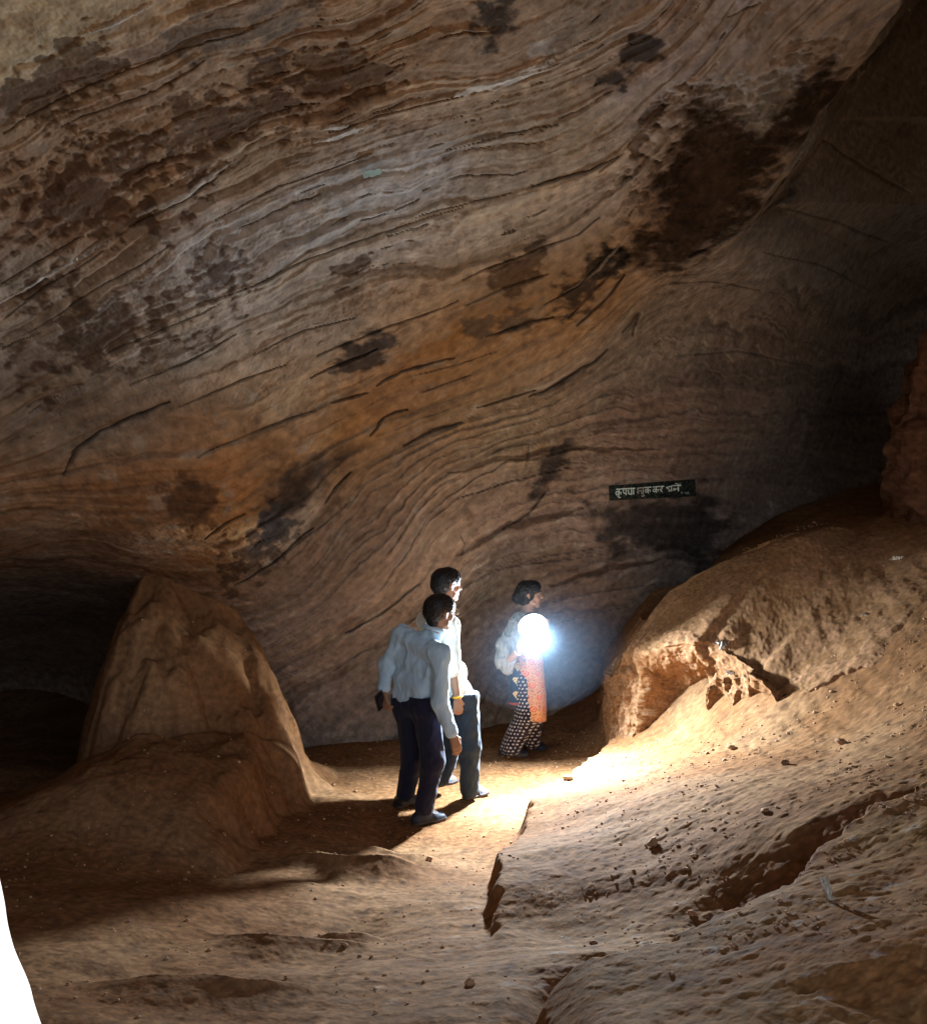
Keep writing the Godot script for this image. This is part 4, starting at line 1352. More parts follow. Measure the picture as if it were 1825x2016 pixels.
# a tube of round section along points
func tube(pts: Array, r: float, c: Vector3, sides := 8) -> Array:
	var vert := PackedVector3Array()
	var nrm := PackedVector3Array()
	var col := PackedColorArray()
	var idx := PackedInt32Array()
	var n := pts.size()
	for k in n:
		var d: Vector3 = (pts[mini(k + 1, n - 1)] - pts[maxi(k - 1, 0)]).normalized()
		var e := d.cross(Vector3(0.31, 0.9, 0.27)).normalized()
		var f := d.cross(e)
		for s in sides:
			var a := TAU * s / sides
			var o := e * cos(a) + f * sin(a)
			vert.append(pts[k] + o * r)
			nrm.append(o)
			col.append(Color(c.x, c.y, c.z))
	for k in n - 1:
		for s in sides:
			var a := k * sides + s
			var b := k * sides + (s + 1) % sides
			for q in [a, a + sides, b, b, a + sides, b + sides]: idx.append(q)
	return [vert, nrm, col, idx]

func hand_bones(wrist: Vector3, along: Vector3, palm: Vector3, curl: float, right_hand: bool, size := 1.0) -> Array:
	along = along.normalized()
	palm = (palm - along * palm.dot(along)).normalized()
	var thumb_side := along.cross(palm) * (1.0 if right_hand else -1.0)
	var out := []
	var lens := [0.070, 0.080, 0.075, 0.060]
	for k in 4:
		var off := (1.5 - k) * 0.019 * size
		var base := wrist + along * 0.02 * size + thumb_side * off * 0.6
		var knuckle := wrist + along * (0.088 - absf(k - 1.2) * 0.004) * size + thumb_side * off
		out.append([base, knuckle, 0.015 * size, 0.0115 * size])
		var p := knuckle
		var ang := curl * 0.5
		for s in 3:
			var d := along * cos(ang) + palm * sin(ang)
			var q: Vector3 = p + d * lens[k] * size * [0.45, 0.31, 0.24][s]
			out.append([p, q, (0.0098 - 0.001 * s) * size, (0.0090 - 0.001 * s) * size])
			p = q
			ang += curl * 0.75
	var tb := wrist + along * 0.025 * size + thumb_side * 0.024 * size
	var t1 := tb + (along * 0.6 + thumb_side * 0.6 + palm * 0.35).normalized() * 0.036 * size
	var t2 := t1 + (along * 0.85 + thumb_side * 0.15 + palm * (0.3 + curl * 0.3)).normalized() * 0.032 * size
	var t3 := t2 + (along * 0.9 - thumb_side * 0.1 + palm * (0.3 + curl * 0.4)).normalized() * 0.026 * size
	out.append([tb, t1, 0.014 * size, 0.0115 * size])
	out.append([t1, t2, 0.011 * size, 0.010 * size])
	out.append([t2, t3, 0.010 * size, 0.008 * size])
	return out

# ---------------------------------------------------------------- people
var far := 7.0
func jt(cx: float, cy: float, dd := 0.0) -> Vector3:
	return at(669.0 + 0.3018 * cx, 1064.5 + 0.3018 * cy, far + dd)

func contact(cx: float, cy: float) -> Vector3:
	return floor_hit(669.0 + 0.3018 * cx, 1064.5 + 0.3018 * cy)

func head_bones(c: Vector3, f: Vector3, u: Vector3, s := 1.0) -> Array:
	var r := f.cross(u).normalized()
	var b := [
		[c + (u * .030 - f * .030) * s, c + (u * .035 + f * .020) * s, .083 * s, .076 * s],
		[c + (u * .055 + f * .0) * s, c + (u * .03 + f * .045) * s, .066 * s, .050 * s],
		[c + (f * .040 - u * .020) * s, c + (f * .058 - u * .075) * s, .052 * s, .036 * s],
		[c + (f * .068 - u * .095) * s, c + (f * .075 - u * .098) * s, .020 * s, .018 * s],
		[c + (f * .088 + u * .020) * s, c + (f * .112 - u * .022) * s, .009 * s, .015 * s],
		[c + (f * .086 - u * .052) * s, c + (f * .090 - u * .060) * s, .014 * s, .013 * s],
	]
	for k in [-1.0, 1.0]:
		b.append([c + (r * .035 * k + f * .076 + u * .028) * s, c + (r * .012 * k + f * .086 + u * .026) * s, .010 * s, .009 * s])
		b.append([c + (r * .040 * k + f * .062 - u * .020) * s, c + (r * .030 * k + f * .070 - u * .030) * s, .022 * s, .020 * s])
		b.append([c + (r * .020 * k - u * .03) * s, c + (r * .035 * k + f * .03 - u * .065) * s, .045 * s, .028 * s])
		b.append([c + (r * .080 * k - f * .012 + u * .012) * s, c + (r * .078 * k - f * .006 - u * .022) * s, .016 * s, .011 * s])
		b.append([c + (r * .084 * k - f * .020 + u * .018) * s, c + (r * .088 * k - f * .022 + u * .004) * s, .009 * s, .009 * s])
	return b

func head_colour(c: Vector3, f: Vector3, u: Vector3, skin: Vector3) -> Callable:
	var r := f.cross(u).normalized()
	var el := c + r * .033 + f * .084 + u * .012
	var er := c - r * .033 + f * .084 + u * .012
	var lip := c + f * .098 - u * .056
	var tone := noise(77, 30.0, 2)
	return func(p: Vector3, _n):
		var q := skin * (1.0 + 0.12 * tone.get_noise_3dv(p))
		var d := minf(p.distance_to(el), p.distance_to(er))
		if d < .009: return Color(.03, .02, .02)
		if d < .015: return Color(.45, .40, .36)
		if p.distance_to(lip) < .021: q = q.lerp(Vector3(.24, .09, .08), .6)
		var brow := (p - c).dot(u)
		if brow > .026 and brow < .037 and (p - c).dot(f) > .06: q = Vector3(.03, .022, .02)
		return Color(q.x, q.y, q.z)

func hair_part(c: Vector3, f: Vector3, u: Vector3, s: float, bun: bool) -> ArrayMesh:
	var parts := []
	var lock := noise(78, 46.0, 3)
	var b := [
		[c + (u * .034 - f * .034) * s, c + (u * .046 + f * .020) * s, .092 * s, .080 * s],
		[c + (u * .060 + f * .01) * s, c + (u * .062 + f * .055) * s, .072 * s, .040 * s],
		[c + (-f * .055 - u * .01) * s, c + (-f * .045 - u * .060) * s, .070 * s, .045 * s],
		[c + (f * .062 - u * .005) * s, c + (f * .085 - u * .10) * s, .072 * s, .07 * s, 1],
		[c + (f * .075 + u * .012) * s, c + (f * .12 + u * .0) * s, .056 * s, .08 * s, 1],
	]
	if bun:
		b = [
			[c + (u * .030 - f * .030) * s, c + (u * .046 + f * .026) * s, .094 * s, .080 * s],
			[c + (-f * .080 - u * .005) * s, c + (-f * .105 - u * .030) * s, .058 * s, .050 * s],
			[c + (-f * .02 - u * .02) * s, c + (-f * .03 - u * .05) * s, .080 * s, .060 * s],
			[c + (f * .072 - u * .010) * s, c + (f * .085 - u * .10) * s, .074 * s, .08 * s, 1],
			[c + (f * .095 + u * .012) * s, c + (f * .13 + u * .0) * s, .060 * s, .08 * s, 1],
		]
	soft_body(parts, b, .0046, .02, func(p, _n):
		var k := 1.0 + 0.5 * lock.get_noise_3dv(p)
		return Color(.016 * k, .014 * k, .013 * k), lock, .0065)
	return joined(parts)

# bones of a foot standing on the floor from heel to toe
func foot_bones(heel: Vector3, toe: Vector3, ankle: Vector3, fat := 0.0) -> Array:
	var l := toe - heel
	var side := l.cross(Vector3.UP).normalized()
	var up := Vector3.UP
	return [
		[heel + l * .10 + up * .036, heel + l * .32 + up * .042, .034 + fat, .034 + fat],
		[heel + l * .32 + up * .045, heel + l * .62 + up * .030, .036 + fat, .030 + fat],
		[heel + l * .60 + up * .026 - side * .018, heel + l * .88 + up * .022 - side * .012, .030 + fat, .021 + fat],
		[heel + l * .60 + up * .026 + side * .018, heel + l * .84 + up * .021 + side * .020, .029 + fat, .020 + fat],
		[heel + l * .22 + up * .06, ankle, .036 + fat, .040 + fat],
		[heel + l * .30 + up * .06, heel + l * .58 + up * .045, .034 + fat, .022 + fat],
	]

func shoe(person: Node3D, heel: Vector3, toe: Vector3, ankle: Vector3, c: Vector3, sole_c: Vector3, laces: bool, sock_top: float) -> void:
	var l := toe - heel
	var side := l.cross(Vector3.UP).normalized()
	var parts := []
	soft_body(parts, foot_bones(heel, toe, ankle, .009), .007, .02, one(c), null, 0.0, [[heel + Vector3.UP * sock_top, Vector3.UP]])
	var o := put("shoe", joined(parts), tinted(.55, .4), person)
	parts = []
	soft_body(parts, foot_bones(heel, toe, heel + l * .25 + Vector3.UP * .05, .011), .007, .02, one(sole_c), null, 0.0, [[heel + Vector3.UP * .022, Vector3.UP], [heel + Vector3.DOWN * .004, Vector3.DOWN]])
	put("sole", joined(parts), tinted(.7), o)
	if laces:
		for k in 4:
			var m := heel + l * (.46 + .07 * k) + Vector3.UP * (.100 - .010 * k)
			var pts := []
			for q in 7:
				var a := (q - 3) / 3.0
				pts.append(m + side * a * .036 + Vector3.UP * (-.026 * a * a) + l * .02 * absf(a))
			put("lace", joined([tube(pts, .007, Vector3(.72, .72, .70), 6)]), tinted(.8), o)

func cloth_fold(seed_: int, freq := 7.0) -> FastNoiseLite:
	return noise(seed_, freq, 3)

func shirt_weave(c: Vector3, seed_: int) -> Callable:
	var n := noise(seed_, 14.0, 3)
	return func(p: Vector3, _n):
		var q := c * (1.0 + 0.10 * n.get_noise_3dv(p))
		return Color(q.x, q.y, q.z)

func make_man_in_blue() -> void:
	var stand := contact(585, 1850)
	far = pixel(stand).z
	var man := thing("person", Vector3.ZERO)
	tag(man, "man with glasses in a pale blue shirt seen from behind, leaning aside", "person")
	var skin := Vector3(.27, .145, .085)
	var f := Vector3(.80, -.10, -.58).normalized()
	var u := Vector3(.10, 1, .02)
	u = (u - f * u.dot(f)).normalized()
	var hc := jt(654, 470, -.03)
	var neck := jt(622, 588, .0)
	var chest := jt(540, 720, .02)
	var waist := jt(490, 960, .02)
	var pelvis := jt(500, 1080, .02)
	var sl := jt(408, 618, .10)
	var sr := jt(662, 745, -.13)
	var el := jt(308, 810, .12)
	var wl := jt(285, 985, .02)
	var er := jt(655, 1060, -.17)
	var wr := jt(735, 1268, -.20)
	var hl := jt(450, 1110, .07)
	var hr := jt(572, 1115, -.04)
	var kl := jt(478, 1390, .10)
	var kr := jt(606, 1430, -.05)
	var al := jt(430, 1645, .13)
	var ar := jt(550, 1738, -.02)
	# body
	var parts := []
	var hands := hand_bones(wr, jt(775, 1385, -.19) - wr, Vector3(-.6, 0, -.8), .55, true)
	var handl := hand_bones(wl, jt(300, 1090, .0) - wl, Vector3(.7, 0, -.7), .9, false)
	soft_body(parts, [[sl, sr, .055, .055], [chest, waist, .085, .075], [waist, pelvis, .075, .085], [sl, el, .045, .038], [el, wl, .036, .027], [sr, er, .045, .038], [er, wr, .036, .027], [hl, kl, .075, .05], [kl, al, .05, .036], [hr, kr, .075, .05], [kr, ar, .05, .036], [neck, chest, .05, .07], [hc, neck, .06, .05]], .016, .03, one(skin))
	var hb := head_bones(hc, f, u)
	hb.append([hc - u * .04 - f * .025, neck - Vector3.UP * .02, .052, .056])
	soft_body(parts, hb, .0048, .016, head_colour(hc, f, u, skin))
	soft_body(parts, hands + [[er.lerp(wr, .8), wr, .028, .024]], .0042, .007, one(skin))
	soft_body(parts, handl + [[el.lerp(wl, .8), wl, .028, .024]], .0042, .007, one(skin))
	put("body", joined(parts), tinted(.6, .35), man)
	put("hair", hair_part(hc, f, u, 1.0, false), tinted(.5, .4), man)
	# shirt
	parts = []
	var down := (pelvis - chest).normalized()
	var sleeve := [[sl, el, .060, .050], [el, wl + (el - wl) * .12, .050, .040], [sr, er, .064, .052], [er, wr + (er - wr) * .10, .052, .040]]
	var torso := [[sl, sr, .070, .072], [jt(445, 760, .09), jt(605, 850, -.05), .092, .092], [jt(440, 900, .07), jt(555, 960, -.04), .092, .098], [jt(435, 1010, .06), jt(555, 1060, -.04), .094, .10], [neck, chest, .060, .085]]
	soft_body(parts, torso + ["cut"] + sleeve, .0085, .035, shirt_weave(Vector3(.42, .56, .65), 81), cloth_fold(80, 6.5), .009, [[jt(465, 1028, .0), (jt(560, 1250, .0) - jt(500, 1010, .0) + (jt(350, 960) - jt(590, 1085)) * .05).normalized()], [jt(600, 545), (jt(640, 430) - jt(585, 640)).normalized()]], Vector3(1.0, .55, 1.0), true)
	put("shirt", joined(parts), cloth_mat(), man)
	# collar and cuffs
	var col := []
	for k in 13:
		var a := -2.4 + 4.8 * k / 12.0
		var r := f.cross(u).normalized()
		col.append(neck + u * .030 - f * .012 + (r * sin(a) * .068 + (-f) * cos(a) * .068) - u * .028 * (1.0 - cos(a * .6)))
	put("collar", joined([tube(col, .017, Vector3(.47, .60, .68))]), cloth_mat(), man)
	for q in [[wl, el], [wr, er]]:
		var a: Vector3 = q[0] + (q[1] - q[0]) * .06
		var b: Vector3 = q[0] + (q[1] - q[0]) * .26
		put("cuff", joined([tube([a, a.lerp(b, .1), a.lerp(b, .5), b], .042, Vector3(.47, .60, .68), 14)]), cloth_mat(), man)
	# trousers
	parts = []
	soft_body(parts, [[jt(440, 1050, .08), jt(565, 1060, -.05), .112, .112], [hl, kl, .098, .074], [kl, al, .072, .060], [hr, kr, .10, .076], [kr, ar, .074, .060]], .010, .035, shirt_weave(Vector3(.016, .018, .034), 83), cloth_fold(84, 7.0), .009, [[jt(500, 1000), Vector3.UP]], Vector3(1, .6, 1), true)
	put("trousers", joined(parts), cloth_mat(), man)
	# shoes
	var heel := contact(478, 1858)
	var toe := contact(702, 1812)
	shoe(man, heel, heel + (toe - heel).normalized() * .275, ar + Vector3.DOWN * .02, Vector3(.018, .026, .042), Vector3(.09, .075, .065), true, .12)
	heel = contact(368, 1748)
	toe = contact(500, 1700)
	shoe(man, heel, heel + (toe - heel).normalized() * .27, al + Vector3.DOWN * .02, Vector3(.018, .026, .042), Vector3(.09, .075, .065), true, .12)
	# glasses: the side arm that shows, both rims
	var g := Node3D.new()
	g.name = "glasses"
	man.add_child(g)
	var rr := f.cross(u).normalized()
	for k in [-1.0, 1.0]:
		var ear: Vector3 = hc + rr * .088 * k - f * .010 + u * .020
		var front: Vector3 = hc + rr * .070 * k + f * .112 + u * .016
		put("temple", joined([tube([ear, ear.lerp(front, .5) + rr * .004 * k, front], .0042, Vector3(.30, .25, .14), 6)]), tinted(.3, .6), g)
		var ring := []
		for q in 15: ring.append(front - rr * .032 * k + (rr * cos(TAU * q / 14.0) * .027 + u * sin(TAU * q / 14.0) * .020))
		put("rim", joined([tube(ring, .0028, Vector3(.30, .25, .14), 5)]), tinted(.3, .6), g)
	# phone held at his left hip
	var ph := thing("phone", Vector3.ZERO)
	tag(ph, "dark flat phone held low in the leaning man's hand", "phone")
	var pc := jt(262, 1045, -.02)
	var bx := BoxMesh.new()
	bx.size = Vector3(.075, .150, .009)
	var ob := put("case", bx, plain(Color(.02, .02, .022), .4, .5), ph)
	ob.position = pc
	ob.rotation = Vector3(.3, .9, .55)
	var sc := BoxMesh.new()
	sc.size = Vector3(.068, .140, .002)
	var os := put("screen", sc, plain(Color(.012, .013, .016), .12, .6), ph)
	os.transform = ob.transform.translated_local(Vector3(0, 0, .0062))

func cloth_mat() -> StandardMaterial3D:
	var m := tinted(.9, .15)
	m.rim_enabled = true
	m.rim = .25
	return m

func make_man_in_cream() -> void:
	var stand := contact(885, 1690)
	far = pixel(stand).z
	var man := thing("person", Vector3.ZERO)
	tag(man, "man in a loose cream shirt and sandals with a yellow bracelet", "person")
	var skin := Vector3(.31, .165, .10)
	var f := Vector3(.86, -.06, -.50).normalized()
	var u := (Vector3.UP - f * f.dot(Vector3.UP)).normalized()
	var hc := jt(700, 292, .0)
	var neck := jt(690, 425, .0)
	var sl := jt(560, 520, .16)
	var sr := jt(712, 560, -.16)
	var er := jt(735, 840, -.20)
	var wr := jt(768, 1030, -.20)
	var el := jt(600, 800, .24)
	var wl := jt(640, 980, .22)
	var hr := jt(815, 1060, -.06)
	var hl := jt(740, 1060, .10)
	var kr := jt(845, 1340, -.05)
	var ar := jt(845, 1620, .0)
	var kl := jt(735, 1320, .14)
	var al := jt(665, 1545, .18)
	var chest := jt(665, 640, 0.0)
	var pelvis := jt(770, 1020, .02)
	var parts := []
	soft_body(parts, [[sl, sr, .055, .055], [chest, pelvis, .085, .085], [sl, el, .042, .036], [el, wl, .036, .027], [sr, er, .045, .038], [er, wr, .036, .028], [hl, kl, .075, .05], [kl, al, .05, .036], [hr, kr, .075, .05], [kr, ar, .05, .036], [neck, chest, .055, .09], [hc, neck, .06, .055]], .016, .04, one(skin))
	var hb := head_bones(hc, f, u)
	hb.append([hc - u * .04 - f * .025, neck - Vector3.UP * .02, .052, .056])
	soft_body(parts, hb, .0048, .016, head_colour(hc, f, u, skin))
	soft_body(parts, hand_bones(wr, jt(772, 1130, -.19) - wr, Vector3(-.3, 0, -.9), 1.1, true) + [[er.lerp(wr, .25), wr, .038, .027]], .0045, .008, one(skin))
	soft_body(parts, hand_bones(wl, jt(650, 1070, .22) - wl, Vector3(.5, 0, .8), .6, false) + [[el.lerp(wl, .7), wl, .03, .026]], .0055, .008, one(skin))
	var hr_r := contact(815, 1690)
	var tr := contact(968, 1650)
	tr = hr_r + (tr - hr_r).normalized() * .26
	var hl_l := contact(610, 1608)
	var tl := contact(722, 1580)
	tl = hl_l + (tl - hl_l).normalized() * .26
	soft_body(parts, foot_bones(hr_r + Vector3.UP * .012, tr + Vector3.UP * .012, ar, -.002), .007, .02, one(skin))
	soft_body(parts, foot_bones(hl_l + Vector3.UP * .012, tl + Vector3.UP * .012, al, -.002), .007, .02, one(skin))
	put("body", joined(parts), tinted(.6, .35), man)
	put("hair", hair_part(hc, f, u, 1.02, false), tinted(.5, .4), man)
	parts = []
	soft_body(parts, [[sl, sr, .070, .072], [jt(600, 700, .13), jt(690, 720, -.07), .095, .096], [jt(620, 850, .12), jt(735, 860, -.06), .098, .10], [jt(680, 990, .10), jt(768, 985, -.05), .105, .10], [neck, chest, .060, .085], "cut", [sl, el, .060, .054], [sr, er, .064, .058]], .0095, .04, shirt_weave(Vector3(.66, .65, .54), 86), cloth_fold(87, 6.5), .010, [[jt(770, 1000), (jt(790, 1250) - jt(770, 1000)).normalized()], [jt(690, 430), Vector3.UP]], Vector3(1, .5, 1), true)
	put("shirt", joined(parts), cloth_mat(), man)
	var col := []
	for k in 13:
		var a := -2.5 + 5.0 * k / 12.0
		var r := f.cross(u).normalized()
		col.append(neck + u * .012 - f * .008 + (r * sin(a) * .066 - f * cos(a) * .066) - u * .030 * (1.0 - cos(a * .6)))
	put("collar", joined([tube(col, .016, Vector3(.70, .70, .62))]), cloth_mat(), man)
	parts = []
	soft_body(parts, [[jt(745, 1010, .10), jt(805, 1010, -.06), .11, .11], [hl, kl, .10, .08], [kl, al, .072, .062], [hr, kr, .10, .076], [kr, ar, .074, .064]], .010, .035, shirt_weave(Vector3(.030, .040, .052), 88), cloth_fold(89, 7.0), .010, [[jt(780, 975), Vector3.UP], [jt(845, 1672), Vector3.DOWN]], Vector3(1, .6, 1), true)
	put("trousers", joined(parts), cloth_mat(), man)
	# bracelet
	var ax := (wr - er).normalized()
	var e1 := ax.cross(Vector3(0, 0, 1)).normalized()
	var e2 := ax.cross(e1)
	var ring := []
	for q in 17: ring.append(wr - ax * .012 + (e1 * cos(TAU * q / 16.0) + e2 * sin(TAU * q / 16.0)) * .032)
	put("bracelet", joined([tube(ring, .008, Vector3(.75, .42, .03), 7)]), tinted(.6), man)
	# sandals
	for q in [[hr_r, tr], [hl_l, tl]]:
		var h: Vector3 = q[0]
		var l: Vector3 = q[1] - h
		var side := l.cross(Vector3.UP).normalized()
		var sp := []
		soft_body(sp, foot_bones(h, q[1], h + l * .25 + Vector3.UP * .05, .012), .007, .02, one(Vector3(.10, .085, .08)), null, 0.0, [[h + Vector3.UP * .020, Vector3.UP], [h + Vector3.DOWN * .004, Vector3.DOWN]])
		var so := put("sandal", joined(sp), tinted(.7), man)
		for k in 4:
			var m := h + l * (.50 + .11 * k) + Vector3.UP * (.098 - .016 * k)
			var pts := []
			for s in 9:
				var a := (s - 4) / 4.0
				pts.append(m + side * a * .046 + Vector3.UP * (-(.068 - .010 * k) * a * a) - l * .04 * absf(a))
			put("strap", joined([tube(pts, .0085, Vector3(.11, .15, .19), 6)]), tinted(.5, .4), so)

func make_woman() -> void:
	var stand := contact(1140, 1425)
	far = pixel(stand).z
	var p := thing("person", Vector3.ZERO)
	tag(p, "woman in an orange medallion print tunic and dotted trousers holding the lamp", "person")
	var skin := Vector3(.36, .22, .155)
	var f := Vector3(1, -.02, .06).normalized()
	var u := (Vector3.UP - f * f.dot(Vector3.UP)).normalized()
	var hc := jt(1238, 352)
	var neck := jt(1222, 462)
	var sn := jt(1165, 545, -.15)
	var sf := jt(1200, 535, .15)
	var en := jt(1085, 790, -.22)
	var wn := jt(1172, 715, -.38)
	var ef := jt(1265, 680, .16)
	var wf := jt(1318, 575, -.05)
	var hn := jt(1195, 920, -.08)
	var hf := jt(1215, 915, .08)
	var kn := jt(1225, 1130, -.08)
	var kf := jt(1262, 1120, .08)
	var an := jt(1112, 1350, -.03)
	var af := jt(1248, 1300, .12)
	var chest := jt(1215, 620)
	var parts := []
	soft_body(parts, [[sn, sf, .055, .055], [chest, jt(1205, 900), .085, .085], [sn, en, .042, .034], [en, wn, .034, .025], [sf, ef, .042, .034], [ef, wf, .034, .025], [hn, kn, .08, .05], [kn, an, .05, .034], [hf, kf, .08, .05], [kf, af, .05, .034], [neck, chest, .046, .065], [hc, neck, .055, .046]], .016, .04, one(skin))
	var hb := head_bones(hc, f, u, .95)
	hb.append([hc - u * .04 - f * .022, neck - Vector3.UP * .02, .046, .050])
	soft_body(parts, hb, .0045, .016, head_colour(hc, f, u, skin))
	soft_body(parts, hand_bones(wn, jt(1240, 672, -.52) - wn, Vector3(.1, .8, -.4), .8, true, .95) + [[en, wn, .036, .026]], .005, .008, one(skin))
	soft_body(parts, hand_bones(wf, jt(1345, 500, -.12) - wf, Vector3(0, -.6, .5), .5, false, .95) + [[ef, wf, .034, .025]], .005, .008, one(skin))
	put("body", joined(parts), tinted(.6, .35), p)
	put("hair", hair_part(hc, f, u, .98, true), tinted(.5, .4), p)
	# tunic: printed front, dark back panel with paisley, split at the side
	var o0 := jt(1200, 840)
	var medal := func(q: Vector3, _n):
		# rows of medallions laid round the panel
		var a := (q.x - o0.x) * .9 - (q.z - o0.z) * .55
		var b := q.y - o0.y
		var cell := .098
		var bj := roundf(b / cell)
		var sh := .5 * cell * fposmod(bj, 2.0)
		var ai := roundf((a - sh) / cell)
		var d := Vector2(a - sh - ai * cell, b - bj * cell)
		var r := d.length() * (1.0 + .07 * cos(8.0 * d.angle()))
		if r < .010: return Color(.50, .10, .05)
		if r < .017: return Color(.52, .27, .14)
		if r < .027: return Color(.42, .07, .02)
		if r < .034: return Color(.55, .32, .16)
		var d2 := Vector2(fposmod(a - sh, cell) - .5 * cell, fposmod(b, cell) - .5 * cell)
		var r2 := d2.length()
		if r2 < .012: return Color(.44, .12, .05)
		if r2 < .020: return Color(.52, .26, .13)
		var k := sin(a * 420.0 + 3.0 * sin(b * 300.0)) * sin(b * 390.0 + 2.0 * sin(a * 260.0))
		if k > .55: return Color(.07, .05, .06)
		return Color(.46, .20, .09) if k > -.2 else Color(.50, .26, .13)
	parts = []
	soft_body(parts, [[jt(1245, 800, -.07), jt(1245, 800, .07), .10, .10], [jt(1258, 900, -.09), jt(1258, 900, .08), .098, .098], [jt(1268, 1000, -.10), jt(1268, 1000, .09), .096, .096], [jt(1272, 1090, -.10), jt(1272, 1090, .09), .094, .094], [jt(1274, 1180, -.10), jt(1274, 1180, .09), .092, .092], "cut", [jt(1200, 570, -.06), jt(1205, 580, .07), .095, .095], [jt(1215, 660, -.06), jt(1222, 660, .06), .108, .108], [jt(1220, 750, -.06), jt(1225, 750, .06), .10, .10], [jt(1222, 830, -.07), jt(1225, 830, .07), .10, .10]], .0065, .06, medal, cloth_fold(91, 6.0), .006, [[jt(1275, 1148), Vector3(-.12, -1, 0)], [jt(1192, 850), Vector3(-1, -.10, 0)]], Vector3(1, .35, 1))
	put("tunic", joined(parts), cloth_mat(), p)
	var o1 := jt(1150, 990)
	var paisley := func(q: Vector3, _n):
		var b := q.y - o1.y
		var row := fposmod(b + .05, .12) - .06
		var a := q.x - o1.x
		var r := Vector2(a * 1.1 + .012 * sin(row * 80.0), row).length()
		if r < .034 and sin(a * 260.0) * cos(row * 230.0) > -.35: return Color(.62, .48, .26)
		if b < -.052: return Color(.26, .06, .05)
		return Color(.022, .035, .055)
	parts = []
	soft_body(parts, [[jt(1175, 800, -.06), jt(1175, 800, .07), .09, .09], [jt(1162, 880, -.09), jt(1162, 880, .08), .075, .075], [jt(1152, 960, -.10), jt(1152, 960, .08), .066, .066], [jt(1148, 1060, -.10), jt(1148, 1060, .09), .062, .062]], .0065, .06, paisley, cloth_fold(92, 6.0), .006, [[jt(1150, 1045), Vector3.DOWN]], Vector3(1, .4, 1))
	tag(put("tunic_back", joined(parts), cloth_mat(), p), "dark back panel with gold paisleys")
	# dotted trousers
	var dots := func(q: Vector3, _n):
		var cell := .030
		var b := q.y
		var a := q.x * .8 + q.z * .6
		var bj := roundf(b / cell)
		var sh := .5 * cell * fposmod(bj, 2.0)
		var d := Vector2(a - sh - roundf((a - sh) / cell) * cell, (b - bj * cell) * 1.1)
		return Color(.40, .37, .35) if d.length() < .0078 else Color(.018, .013, .020)
	parts = []
	soft_body(parts, [[hn, kn, .095, .092], [kn, an, .090, .078], [hf, kf, .095, .09], [kf, af, .086, .07], [jt(1200, 880, -.05), jt(1205, 880, .05), .10, .10]], .0065, .04, dots, cloth_fold(93, 8.0), .012, [[an + Vector3.DOWN * .045, Vector3.DOWN]], Vector3(1, .8, 1), true)
	put("trousers", joined(parts), cloth_mat(), p)
	# pale sleeve and scarf gathered over the near arm
	parts = []
	soft_body(parts, [[jt(1180, 520, -.12), sn, .055, .062], [sn, jt(1085, 690, -.20), .060, .066], [jt(1085, 690, -.20), jt(1078, 790, -.21), .070, .066], [jt(1078, 790, -.21), jt(1094, 838, -.21), .06, .034], [jt(1085, 800, -.21), jt(1122, 775, -.235), .052, .040]], .007, .025, shirt_weave(Vector3(.26, .27, .27), 95), cloth_fold(94, 9.0), .022, [], Vector3(1, .35, 1), true)
	put("scarf", joined(parts), cloth_mat(), p)
	# bangles
	for q in [[wn, en], [wf, ef]]:
		var ax: Vector3 = (q[0] - q[1]).normalized()
		var e1 := ax.cross(Vector3.UP).normalized()
		var e2 := ax.cross(e1)
		var ring := []
		for s in 17: ring.append(q[0] - ax * .02 + (e1 * cos(TAU * s / 16.0) + e2 * sin(TAU * s / 16.0)) * .034)
		put("bangle", joined([tube(ring, .004, Vector3(.75, .74, .70), 6)]), tinted(.3, .6), p)
	# shoes
	var heel := contact(1048, 1405)
	var toe := contact(1246, 1408)
	shoe(p, heel, heel + (toe - heel).normalized() * .25, an + Vector3.DOWN * .02, Vector3(.02, .035, .06), Vector3(.10, .09, .08), false, .075)
	heel = contact(1190, 1345)
	toe = contact(1352, 1368)
	shoe(p, heel, heel + (toe - heel).normalized() * .25, af + Vector3.DOWN * .02, Vector3(.02, .03, .045), Vector3(.08, .07, .065), false, .075)

func lathe(profile: Array, sides := 32) -> ArrayMesh:
	# profile: (radius, along z) pairs, turned round the z axis
	var pos := PackedVector3Array()
	for q in profile:
		for s in sides + 1:
			var a := TAU * s / sides
			pos.append(Vector3(cos(a) * q[0], sin(a) * q[0], q[1]))
	return grid_mesh(pos, PackedColorArray(), sides + 1, profile.size())

